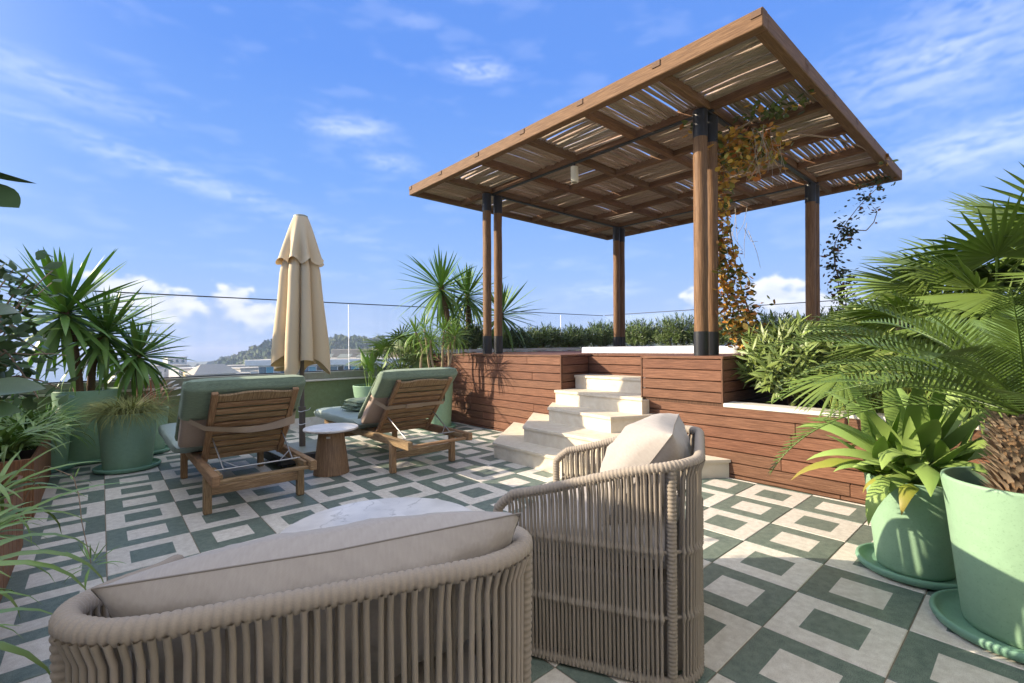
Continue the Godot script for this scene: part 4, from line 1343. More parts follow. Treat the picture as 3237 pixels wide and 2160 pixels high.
# ---------------------------------------------------------------- rope armchairs
func chair_path(hw: float, hd: float, r: float, step: float, back_step := 0.0) -> Array:
	# U from front left round the back to front right: [position xz, outward normal, distance]
	var out := []
	var seg := []
	seg.append([Vector2(-hw, -hd + 0.075), Vector2(-hw, hd - r), Vector2(-1, 0)])
	seg.append([Vector2(-hw + r, hd - r), PI, PI / 2])
	seg.append([Vector2(-hw + r, hd), Vector2(hw - r, hd), Vector2(0, 1)])
	seg.append([Vector2(hw - r, hd - r), PI / 2, 0.0])
	seg.append([Vector2(hw, hd - r), Vector2(hw, -hd + 0.075), Vector2(1, 0)])
	var s := 0.0
	for q in seg:
		if q[1] is Vector2:
			var l: float = (q[0] as Vector2).distance_to(q[1])
			var st := back_step if (back_step > 0.0 and (q[2] as Vector2).y > 0.5) else step
			var n := maxi(1, int(round(l / st)))
			for k in n: out.append([(q[0] as Vector2).lerp(q[1], k / float(n)), q[2], s + l * k / n])
			s += l
		else:
			var l: float = r * PI / 2
			var n := maxi(1, int(round(l / step)))
			for k in n:
				var a := lerpf(q[1], q[2], k / float(n))
				out.append([(q[0] as Vector2) + Vector2(cos(a), sin(a)) * r, Vector2(cos(a), sin(a)), s + l * k / n])
			s += l
	out.append([Vector2(hw, -hd + 0.075), Vector2(1, 0), s])
	return out

func wrapped(m: MB, pts: PackedVector3Array, r: float, pitch := 0.0135, sides := 10) -> void:
	# tube bound tightly with cord: a ridge every pitch
	var P := PackedVector3Array(); var R := []
	var s := 0.0
	var nextp := 0.0
	var cur := Curve3D.new()
	for p in pts: cur.add_point(p)
	cur.bake_interval = 0.004
	var L := cur.get_baked_length()
	var n := int(L / pitch) * 4
	for k in n + 1:
		var d := L * k / n
		P.push_back(cur.sample_baked(d))
		R.append(r * [0.84, 0.97, 1.0, 0.97][k % 4] * (1.0 + 0.014 * sin(d * 91.0)))
	m.tube(P, R, sides, true)

func armchair(at: Vector3, turn: float, label: String, seed_: int, inset := 0.0) -> Node3D:
	var ch := thing("rope_armchair", label, "armchair", at, turn, "taupe rope armchairs")
	var hw := 0.375; var hd := 0.37; var r := 0.14
	var top_y := func(p: Vector2) -> float: return 0.575 + 0.178 * smoothstep(-0.45, 0.42, p.y)
	var lean := 0.018   # the shell flares outwards a little towards the top
	var fine := chair_path(hw, hd, r, 0.03)
	# top rail with its drop down the front posts
	var pts := PackedVector3Array()
	var f0: Array = fine[0]; var fl: Array = fine[fine.size() - 1]
	for y in [0.02, 0.2, 0.4, 0.49, 0.535]: pts.push_back(Vector3(f0[0].x - lean * y, y, f0[0].y - 0.035))
	pts.push_back(Vector3(f0[0].x - lean * 0.58, 0.562, f0[0].y - 0.012))
	for k in range(1, fine.size() - 1):
		var q: Array = fine[k]
		var y: float = top_y.call(q[0])
		pts.push_back(Vector3(q[0].x + q[1].x * lean * y, y, q[0].y + q[1].y * lean * y))
	pts.push_back(Vector3(fl[0].x + lean * 0.58, 0.562, fl[0].y - 0.012))
	for y in [0.535, 0.49, 0.4, 0.2, 0.02]: pts.push_back(Vector3(fl[0].x + lean * y, y, fl[0].y - 0.035))
	var m := MB.new()
	wrapped(m, pts, 0.0195)
	part(ch, "top_rail", m.mesh(), M.rope_2)
	# foot ring
	var ring := PackedVector3Array()
	for q in fine: ring.push_back(Vector3(q[0].x, 0.02, q[0].y))
	ring.push_back(Vector3(fine[0][0].x, 0.02, fine[0][0].y))
	m = MB.new(); wrapped(m, ring, 0.0175)
	part(ch, "foot_ring", m.mesh(), M.rope_1)
	# bound corner posts
	var posts := []
	for s in [-1.0, 1.0]:
		var c := Vector2(s * (hw - r), hd - r)
		var a := Vector2(s * 0.9, 0.436).normalized()
		var pb := c + a * r
		posts.append(pb)
		var yt: float = top_y.call(pb)
		m = MB.new()
		wrapped(m, PackedVector3Array([Vector3(pb.x, 0.025, pb.y), Vector3(pb.x + a.x * lean * 0.4, 0.4, pb.y + a.y * lean * 0.4), Vector3(pb.x + a.x * lean * 0.8, yt, pb.y + a.y * lean * 0.8)]), 0.0175)
		part(ch, "corner_post", m.mesh(), M.rope_0)
	# single ropes from the rail to the ring, pinched at two weft bands
	var lr := RandomNumberGenerator.new(); lr.seed = seed_
	var rows := chair_path(hw, hd, r, 0.0142, 0.0198)
	var bands := [0.455, 0.235]
	for k in range(1, rows.size()):
		var q: Array = rows[k]
		var nrm: Vector2 = q[1]
		var at_post := false
		for pp in posts:
			if (q[0] as Vector2).distance_to(pp) < 0.026: at_post = true
		if at_post: continue
		var tan := Vector2(-nrm.y, nrm.x)
		var yt: float = top_y.call(q[0]) - 0.006
		var P := PackedVector3Array(); var RR := []
		var r0 := 0.0052 + lr.randf_range(-0.0003, 0.0004)
		var j1 := lr.randf_range(-0.0014, 0.0014); var j2 := lr.randf_range(-0.003, 0.003)
		var ys := [0.012, 0.04, 0.12, 0.212, 0.224, 0.235, 0.246, 0.258, 0.345, 0.432, 0.444, 0.455, 0.466, 0.478, lerpf(0.478, yt, 0.5), yt - 0.04, yt]
		for i in ys.size():
			var y: float = ys[i]
			var near := 0.0
			for b in bands: near = maxf(near, 1.0 - absf(y - b) / 0.02)
			near = clampf(near, 0, 1)
			var out := 0.0165 if (y < 0.02 or y > yt - 0.02) else 0.004
			if near > 0.5: out = 0.009
			var side := (0.0016 if k % 2 == 0 else -0.0016) * near
			side += j1 * sin(y * 9.0 + k) * (1.0 - near) + j2 * smoothstep(0.485, yt, y) * sin((y - 0.485) * 6.0)
			var p := q[0] as Vector2 + nrm * (lean * y + out) + tan * side
			P.push_back(Vector3(p.x, y, p.y))
			RR.append(r0 * (1.0 + 0.62 * near))
		part(ch, "rope", tube_mesh(P, RR, 7, false), M.rope[lr.randi() % 3])
	# inner layer of rope is only seen as darker strands: one weave
	var inner := MB.new()
	for k in range(1, rows.size(), 2):
		var q: Array = rows[k]
		var nrm: Vector2 = q[1]
		var yt: float = top_y.call(q[0]) - 0.01
		var tan := Vector2(-nrm.y, nrm.x)
		var a := (q[0] as Vector2) - nrm * 0.012 + tan * 0.008
		inner.tube(PackedVector3Array([Vector3(a.x, 0.40, a.y), Vector3(a.x + nrm.x * lean * 0.7, yt, a.y + nrm.y * lean * 0.7)]), 0.0044, 5, false)
	part(ch, "inner_strands", inner.mesh(), M.rope_1, Transform3D.IDENTITY, "stuff")
	# weft bands
	for b in bands:
		var w := PackedVector3Array()
		for q in fine: w.push_back(Vector3(q[0].x + q[1].x * (lean * b - 0.001), b, q[0].y + q[1].y * (lean * b - 0.001)))
		m = MB.new(); m.tube(w, 0.0062, 6)
		part(ch, "weft_band", m.mesh(), M.rope_1)
	# front apron ropes and seat rail
	for k in 36:
		var x := lerpf(-hw + 0.03, hw - 0.03, k / 35.0)
		part(ch, "front_rope", tube_mesh(PackedVector3Array([Vector3(x, 0.02, -hd + 0.045), Vector3(x + rj(0.003), 0.2, -hd + 0.042), Vector3(x, 0.37, -hd + 0.045)]), 0.005, 5, false), M.rope[k % 3])
	m = MB.new(); wrapped(m, PackedVector3Array([Vector3(-hw, 0.375, -hd + 0.04), Vector3(hw, 0.375, -hd + 0.04)]), 0.017)
	part(ch, "seat_rail", m.mesh(), M.rope_1)
	# seat box inside
	var poly := PackedVector2Array()
	for q in fine: poly.push_back((q[0] as Vector2) - (q[1] as Vector2) * 0.03)
	m = MB.new(); m.prism(poly, 0.03, 0.335)
	part(ch, "seat_box", m.mesh(), M.chair_shell)
	# seat cushion: lies in the chair
	var sc := thing("seat_cushion", "thick taupe seat cushion in the " + label.substr(label.find("armchair")), "cushion", at, turn, "armchair seat cushions")
	part(sc, "cover", pillow(0.67, 0.66, 0.15, seed_ + 5, 26, 26, 0.22), M.cushion, Transform3D(Basis(Vector3.RIGHT, -PI / 2), Vector3(0, 0.405, -0.02)))
	return ch

func back_cushion(at: Vector3, turn: float, w: float, h: float, t: float, lean: float, roll: float, centre: Vector3, seed_: int, label: String, yaw := 0.0) -> void:
	var c := thing("back_cushion", label, "cushion", at, turn, "armchair back cushions")
	var b := Basis(Vector3.UP, yaw) * Basis(Vector3.RIGHT, lean) * Basis(Vector3.BACK, roll)
	var xf := Transform3D(b, centre)
	var cov := part(c, "cover", pillow(w, h, t, seed_, 44, 32, 0.5), M.cushion, xf)
	var seam := PackedVector3Array()
	for k in 41: seam.push_back(pillow_rim(w, h, -1.0 + k / 20.0, 1.0))
	part(cov, "seam", tube_mesh(seam, 0.0016, 5), M.seam)
	for s in [-1.0, 1.0]:
		var sd := PackedVector3Array()
		for k in 21: sd.push_back(pillow_rim(w, h, s, -1.0 + k / 10.0))
		part(cov, "seam", tube_mesh(sd, 0.0016, 5), M.seam)

func build_armchairs() -> void:
	var A := Vector3(0.392, 0, 2.05)
	armchair(A, -0.365, "taupe rope armchair with its back turned, long cushion over its rail", 101)
	back_cushion(A, -0.365, 0.69, 0.42, 0.25, 0.62, 0.05, Vector3(0.02, 0.635, 0.20), 41, "long taupe back cushion with dark seam, lying over the turned armchair's rail")
	var B := Vector3(1.606, 0, 1.915)
	armchair(B, 0.466, "taupe rope armchair seen from its side, with a pointed back cushion", 202)
	back_cushion(B, 0.466, 0.54, 0.45, 0.31, 0.62, 0.0, Vector3(0.02, 0.645, 0.165), 42, "plump taupe back cushion with pointed corner, half in sun")

# ---------------------------------------------------------------- plant pieces
func pot(parent: Node, rb: float, rt: float, h: float, rs: float, seg := 56) -> void:
	var t := 0.016
	part(parent, "pot", lathe_mesh([Vector2(0.0, 0.012), Vector2(rb - 0.02, 0.012), Vector2(rb - 0.005, 0.02), Vector2(rb, 0.04), Vector2(lerpf(rb, rt, 0.35), h * 0.4), Vector2(lerpf(rb, rt, 0.72), h * 0.75), Vector2(rt, h - 0.012), Vector2(rt - 0.002, h - 0.003), Vector2(rt - 0.007, h), Vector2(rt - t + 0.004, h), Vector2(rt - t, h - 0.004), Vector2(rt - t - 0.006, h * 0.75)], seg), M.pot_green)
	part(parent, "soil", lathe_mesh([Vector2(lerpf(rb, rt, 0.75) - 0.006, h - 0.075), Vector2(rt * 0.6, h - 0.062), Vector2(0.0, h - 0.055)], 28), M.soil)
	if rs > 0.0:
		part(parent, "saucer", lathe_mesh([Vector2(0.0, 0.003), Vector2(rs - 0.03, 0.003), Vector2(rs - 0.008, 0.012), Vector2(rs, 0.03), Vector2(rs - 0.003, 0.042), Vector2(rs - 0.012, 0.047), Vector2(rs - 0.021, 0.042), Vector2(rs - 0.026, 0.026), Vector2(rs - 0.05, 0.0145), Vector2(0.0, 0.0145)], seg), M.saucer_green)

func leaf_mesh(key: String, length: float, width: float, bend: float, fold: float, segs: int, bw: float, peak: float, c0: Color, c1: Color, wave := 0.0, power := 1.4) -> ArrayMesh:
	if not SH.has(key):
		var m := MB.new()
		m.leaf(length, width, bend, fold, segs, bw, peak, Transform3D.IDENTITY, c0, c1, wave, power)
		SH[key] = m.mesh(true)
	return SH[key]

# rosette of sword leaves, each a piece of its own
func rosette(parent: Node, at: Vector3, n: int, length: float, width: float, kind: String, mat_: Material, droop := 1.0, lean := Vector2.ZERO, spread0 := 0.06, spread1 := 2.5) -> void:
	var bends := [0.05, 0.22, 0.5, 0.95, 1.4]
	for k in n:
		var t := (k + 0.5) / n
		var tilt := lerpf(spread0, spread1, pow(t, 0.85)) + rj(0.10)
		var az := k * 2.39996 + rj(0.25)
		var bi := clampi(int(t * 4.0 * droop + rj(0.7) + 0.3), 0, 4)
		var l := length * (0.62 + 0.38 * smoothstep(0.0, 0.35, t)) * rng.randf_range(0.85, 1.1)
		var dry := t > 0.93 and rng.randf() < 0.4
		var shade: int = rng.randi() % 3
		var c0: Color = Color(0.9, 1.05, 0.9) * [0.85, 1.0, 1.2][shade]
		var c1: Color = c0
		if dry: c0 = Color(2.7, 1.4, 1.8); c1 = c0
		var key := "%s_%d_%d_%s" % [kind, bi, shade, dry]
		var m := leaf_mesh(key, 1.0, width / length, bends[bi], 0.45, 7, 0.55, 0.38, c0, c1, 0.0, 1.3)
		var b := aim(az, tilt + lean.x * cos(az) + lean.y * sin(az), rj(0.2)) * Basis.from_scale(Vector3(l, l, l))
		part(parent, "leaf", m, mat_, Transform3D(b, at + b.y.normalized() * 0.02 + Vector3(0, -t * 0.12 * length, 0)))

func trunk(parent: Node, pts: PackedVector3Array, r0: float, r1: float, mat_: Material, called := "trunk", sides := 12) -> void:
	var cur := Curve3D.new()
	for i in pts.size():
		var tn := (pts[min(i + 1, pts.size() - 1)] - pts[max(i - 1, 0)]) * 0.22
		cur.add_point(pts[i], -tn, tn)
	var L := cur.get_baked_length()
	var P := PackedVector3Array(); var R := []
	var n := maxi(8, int(L / 0.022))
	for k in n + 1:
		P.push_back(cur.sample_baked(L * k / n))
		R.append(lerpf(r0, r1, float(k) / n) * (1.0 + (0.05 if k % 2 == 0 else -0.04) + rj(0.02)))
	part(parent, called, tube_mesh(P, R, sides), mat_)

# fan palm leaf: blade in the x,y plane with its hub at the origin, segments folded
func fan_mesh(key: String, n: int, length: float, width: float, spread: float, cup: float, droop: float) -> ArrayMesh:
	if SH.has(key): return SH[key]
	var m := MB.new()
	var rr := RandomNumberGenerator.new(); rr.seed = key.hash()
	for k in n:
		var t := -1.0 + 2.0 * k / (n - 1)
		var a := t * spread
		var l := length * (1.0 - 0.28 * t * t) * rr.randf_range(0.93, 1.05)
		var b := Basis(Vector3.BACK, -a) * Basis(Vector3.RIGHT, cup * (0.6 + 0.6 * t * t) + rr.randf_range(-0.04, 0.04))
		var c0 := Color(1.05, 1.05, 0.85) * rr.randf_range(0.85, 1.15); var c1 := c0
		m.leaf(l, width, droop * rr.randf_range(0.5, 1.4), 0.7, 6, 0.16, 0.42, Transform3D(b, Vector3.ZERO), c0, c1)
	SH[key] = m.mesh(true)
	return SH[key]

func fan_palm(parent: Node, at: Vector3, n: int, stalk: float, blade: float, tilt0: float, tilt1: float, segs := 19) -> void:
	var keys := []
	for k in 3: keys.append(fan_mesh("fan_%d_%d_%.2f" % [k, segs, blade], segs, blade, blade * 0.062, 1.75 + 0.15 * k, [0.2, 0.38, 0.28][k], [0.25, 0.5, 0.9][k]))
	for k in n:
		var t := (k + 0.5) / n
		var tilt := lerpf(tilt0, tilt1, t) + rj(0.12)
		var az := k * 2.39996 + rj(0.3)
		var b := aim(az, tilt)
		var sl := stalk * rng.randf_range(0.8, 1.15)
		var tip := b * Vector3(0, sl, sl * 0.10) + at
		var st := part(parent, "leaf_stalk", tube_mesh(PackedVector3Array([at, at + b * Vector3(0, sl * 0.5, sl * 0.02), tip]), [0.008, 0.006, 0.0045], 6), M.fan_leaf)
		var bb := aim(az, tilt + 0.45 + rj(0.2), rj(0.6))
		part(st, "blade", keys[rng.randi() % 3], M.fan_leaf, Transform3D(bb, tip))

# feather frond of a cycad, along +Y bending to +Z
func frond_mesh(key: String, length: float, bend: float, leaflet: float, pairs: int, brown := false) -> ArrayMesh:
	if SH.has(key): return SH[key]
	var m := MB.new()
	var rr := RandomNumberGenerator.new(); rr.seed = key.hash()
	var pts := PackedVector3Array(); var R := []
	var p := Vector3.ZERO
	var fr := []
	var n := 40
	for i in n + 1:
		var t := float(i) / n
		var ang := bend * pow(t, 1.25)
		var d := Vector3(0, cos(ang), sin(ang))
		pts.push_back(p); R.append(lerpf(0.0075, 0.0016, t))
		fr.append([p, d, Vector3(0, -sin(ang), cos(ang))])
		p += d * length / n
	m.tint = Color(2.2, 1.5, 1.4) if brown else Color(2.4, 1.7, 1.6)
	m.tube(pts, R, 5, false)
	for k in pairs:
		var t := 0.1 + 0.89 * (k + 0.5) / pairs
		var f: Array = fr[int(t * n)]
		var l := leaflet * (0.35 + 0.65 * smoothstep(0.06, 0.35, t)) * (0.35 + 0.65 * smoothstep(1.02, 0.62, t))
		for s in [-1.0, 1.0]:
			var fwd := lerpf(0.5, 0.95, t) + rr.randf_range(-0.05, 0.05)
			var dir: Vector3 = (Vector3(s, 0, 0) + (f[1] as Vector3) * fwd + (f[2] as Vector3) * -0.38 + Vector3(0, rr.randf_range(-0.06, 0.06), 0)).normalized()
			var up: Vector3 = (f[2] as Vector3)
			var xx := dir.cross(up).normalized()
			var zz := xx.cross(dir)
			var c := Color(1, 1, 1) * rr.randf_range(0.8, 1.2)
			if brown: c = Color(2.4, 1.3, 1.5) * rr.randf_range(0.7, 1.1)
			m.leaf(l * rr.randf_range(0.92, 1.05), 0.009, 0.18, 0.3, 2, 0.7, 0.3, Transform3D(Basis(xx, dir, zz), f[0]), c, c)
	SH[key] = m.mesh(true)
	return SH[key]

# leafy sprig for shrubs: stem and a spiral of narrow leaves
func sprig_mesh(key: String, length: float, n: int, ll: float, lw: float, droop: float) -> ArrayMesh:
	if SH.has(key): return SH[key]
	var m := MB.new()
	var rr := RandomNumberGenerator.new(); rr.seed = key.hash()
	m.tint = Color(1.3, 0.9, 0.7)
	m.tube(PackedVector3Array([Vector3.ZERO, Vector3(0, length * 0.5, 0.01), Vector3(0, length, 0.03)]), [0.003, 0.0025, 0.0012], 4, false)
	for k in n:
		var t := 0.15 + 0.85 * (k + 0.5) / n
		var b := aim(k * 2.4 + rr.randf_range(-0.3, 0.3), lerpf(1.35, 0.5, t) + rr.randf_range(-0.25, 0.25), rr.randf_range(-0.4, 0.4))
		var c := Color(1, 1, 1) * rr.randf_range(0.7, 1.35)
		c.b *= rr.randf_range(0.7, 1.1)
		m.leaf(ll * rr.randf_range(0.7, 1.1), lw, droop * rr.randf_range(0.5, 1.4), 0.35, 3, 0.25, 0.42, Transform3D(b, Vector3(0, t * length, 0.03 * t * t)), c, c)
	SH[key] = m.mesh(true)
	return SH[key]

func shrub(called: String, label: String, group: String, at: Vector3, size: Vector3, n: int, key: String, ll: float, lw: float, sl := 0.22, per := 11, droop := 0.5, tone := 0.0) -> Node3D:
	var s := thing(called, label, "shrub", at, 0.0, group)
	var mesh := sprig_mesh(key, sl, per, ll, lw, droop)
	var xf := []; var cols := []
	for k in n:
		var d := Vector3(rng.randfn(), rng.randfn(), rng.randfn()).normalized()
		var rr := pow(rng.randf(), 0.45)
		var lump := 0.82 + 0.18 * sin(d.x * 7.0 + at.x * 5.0) * cos(d.z * 6.0 + at.z * 3.0)
		var q := Vector3(d.x * size.x * rr * lump, 0, d.z * size.z * rr * lump)
		q.y = size.y * (0.5 + 0.5 * d.y * rr * lump)
		var out := Vector3(d.x, maxf(d.y, -0.2) + 0.75, d.z).normalized()
		var az := atan2(out.x, out.z)
		var b := aim(az + rj(0.5), acos(clampf(out.y, -1, 1)) + rj(0.4), rng.randf() * TAU) * Basis.from_scale(Vector3.ONE * rng.randf_range(0.75, 1.2))
		xf.append(Transform3D(b, q))
		var c := rng.randf_range(0.7, 1.25) * (1.0 if tone == 0.0 else tone)
		cols.append(Color(c * (0.85 if tone > 0.0 else 1.0), c * rng.randf_range(0.96, 1.06), c * 0.95))
	scatter(s, "foliage", mesh, M.shrub_leaf, xf, cols)
	for k in 5:
		var a := rng.randf() * TAU
		trunk(s, PackedVector3Array([Vector3(cos(a) * 0.05, -0.06, sin(a) * 0.05), Vector3(cos(a) * size.x * 0.3, size.y * 0.35, sin(a) * size.z * 0.3), Vector3(cos(a) * size.x * 0.6, size.y * 0.75, sin(a) * size.z * 0.6)]), 0.011, 0.005, M.twig, "stem", 6)
	return s

# ---------------------------------------------------------------- plants at the back
func build_plants_back() -> void:
	# hedge behind the deck and along the side glass
	var k := 0
	var hedge := ["hedge shrub between the spiky yuccas behind the deck", "hedge shrub right beside the short yucca", "second hedge shrub from the short yucca along the back glass", "third hedge shrub from the short yucca along the back glass", "hedge shrub filling the corner where the two balustrades meet", "first hedge shrub from the balustrade corner along the side glass", "second hedge shrub from the balustrade corner along the side glass", "third hedge shrub from the balustrade corner along the side glass", "fourth hedge shrub from the balustrade corner along the side glass", "last hedge shrub of the side glass, behind the autumn creeper"]
	for q in [[5.0, -3.72, 0.5, 0.34], [6.0, -3.72, 0.55, 0.30], [6.9, -3.72, 0.55, 0.36], [7.8, -3.72, 0.55, 0.36], [8.7, -3.6, 0.5, 0.5], [8.85, -2.7, 0.4, 0.5], [8.85, -1.8, 0.4, 0.56], [8.85, -0.9, 0.4, 0.5], [8.85, 0.0, 0.4, 0.5], [8.85, 0.9, 0.4, 0.5]]:
		var along_x: bool = q[1] < -3.5
		var sh := shrub("hedge_shrub", "dark green " + hedge[k], "hedge shrubs round the deck", Vector3(q[0], 0.97, q[1]), Vector3(q[2] + 0.08, q[3] + 0.13, 0.3) if along_x else Vector3(0.34, q[3] + 0.12, 0.6), 460, "hedge", 0.085, 0.016, 0.17, 10, 0.4, 0.62)
		k += 1
	# yuccas standing in the bed behind the deck's far corner
	var spots := [[Vector3(4.32, 2.2, -3.58), Vector3(4.55, 0.97, -3.7), 92], [Vector3(4.97, 2.12, -3.72), Vector3(4.9, 0.97, -3.75), 80], [Vector3(5.72, 1.8, -3.66), Vector3(5.62, 0.97, -3.72), 78]]
	var lab := ["tall spiky yucca whose head rises above the pale stemmed dracaena", "spiky yucca half hidden behind the pergola's far posts", "short spiky yucca standing clear beside the pergola's far posts"]
	for i in 3:
		var q: Array = spots[i]
		var y := thing("yucca", lab[i], "yucca", q[1], 0.0, "yuccas in the deck bed")
		var hd: Vector3 = q[0] - q[1]
		trunk(y, PackedVector3Array([Vector3.ZERO, hd * 0.5 + Vector3(0.04, 0, 0.03), hd]), 0.05, 0.045, M.bark)
		rosette(y, hd, q[2], 0.84, 0.05, "yucca", M.yucca_leaf, 0.8)
		if i == 0: rosette(y, hd + Vector3(0.32, -0.42, -0.1), 44, 0.62, 0.045, "yucca", M.yucca_leaf, 1.0)
	# strelitzia in the smallest of the three corner pots
	var p1 := thing("potted_strelitzia", "mint green pot with upright paddle leaves in front of the parapet", "potted plant", Vector3(3.02, 0, -3.4))
	pot(p1, 0.23, 0.30, 0.6, 0.0)
	for i in 11:
		var az := i * 2.4 + 0.4
		var tilt := 0.15 + 0.5 * rng.randf()
		var b := aim(az, tilt)
		var sl := rng.randf_range(0.18, 0.42)
		var o := Vector3(rj(0.08), 0.54, rj(0.08))
		var st := part(p1, "leaf_stalk", tube_mesh(PackedVector3Array([o, o + b * Vector3(0, sl, 0)]), [0.008, 0.005], 6), M.yucca_leaf)
		part(st, "blade", leaf_mesh("paddle_%d" % (i % 3), 0.3, 0.075, [0.1, 0.25, 0.4][i % 3], 0.5, 7, 0.2, 0.42, Color(1.05, 1.05, 0.9), Color(1.05, 1.05, 0.9)), M.yucca_leaf, Transform3D(aim(az, tilt + rj(0.25), rj(1.0)), o + b * Vector3(0, sl, 0)))
	var xf := []
	for i in 130:
		var a := rng.randf() * TAU; var rr := 0.27 * sqrt(rng.randf())
		xf.append(Transform3D(aim(rng.randf() * TAU, rng.randf_range(0.2, 1.2), 0) * Basis.from_scale(Vector3.ONE * rng.randf_range(0.5, 1.1)), Vector3(cos(a) * rr, 0.54, sin(a) * rr)))
	scatter(p1, "ground_cover", leaf_mesh("cover", 0.07, 0.02, 0.5, 0.3, 3, 0.3, 0.5, Color(1.4, 1.4, 0.75), Color(1.4, 1.4, 0.75)), M.dracaena_leaf, xf)
	# fan palm in the wide pot behind it
	var p2 := thing("potted_fan_palm", "wide mint green pot with a bushy fan palm close to the parapet corner", "potted plant", Vector3(3.62, 0, -3.66))
	pot(p2, 0.26, 0.325, 0.775, 0.0)
	fan_palm(p2, Vector3(-0.02, 0.74, 0.0), 24, 0.52, 0.38, 0.1, 1.25)
	part(p2, "watering_hose", tube_mesh(PackedVector3Array([Vector3(-0.1, 0.76, 0.25), Vector3(-0.02, 0.72, 0.36), Vector3(0.1, 0.62, 0.42), Vector3(0.25, 0.6, 0.4), Vector3(0.3, 0.68, 0.3), Vector3(0.24, 0.79, 0.22)]), 0.006, 6), M.hose)
	# leafy filler behind
	shrub("corner_shrub", "dark leafy shrub squeezed between the fan palm and the deck corner", "", Vector3(3.98, 0.62, -3.72), Vector3(0.3, 0.6, 0.2), 240, "hedge", 0.085, 0.016, 0.17, 10, 0.4)
	# dracaena with bare pale stems in the tall pot
	var p3 := thing("potted_dracaena", "tall mint green pot on a saucer holding a pale stemmed branching dracaena", "potted plant", Vector3(3.56, 0, -2.52))
	pot(p3, 0.19, 0.225, 0.635, 0.262)
	var heads := [Vector3(-0.37, 1.36, 0.05), Vector3(-0.13, 1.42, -0.12), Vector3(0.06, 1.38, 0.1), Vector3(0.3, 1.34, -0.02), Vector3(0.16, 1.30, 0.22), Vector3(-0.22, 1.24, 0.2)]
	for i in heads.size():
		var h: Vector3 = heads[i]
		var base := Vector3(h.x * 0.22, 0.58, h.z * 0.22)
		trunk(p3, PackedVector3Array([base, base.lerp(h, 0.35) + Vector3(h.x * 0.2 + rj(0.03), 0.02, rj(0.03)), base.lerp(h, 0.7) + Vector3(rj(0.04), 0.0, rj(0.04)), h]), 0.019, 0.013, M.bark_pale, "stem", 8)
		rosette(p3, h, 44, 0.33, 0.02, "dracaena", M.dracaena_leaf, 1.25, Vector2.ZERO, 0.1, 2.3)
	for i in 5: rosette(p3, Vector3(rj(0.12), 0.62 + rng.randf() * 0.16, rj(0.12)), 22, 0.22, 0.016, "dracaena", M.dracaena_leaf, 1.2, Vector2.ZERO, 0.2, 2.3)

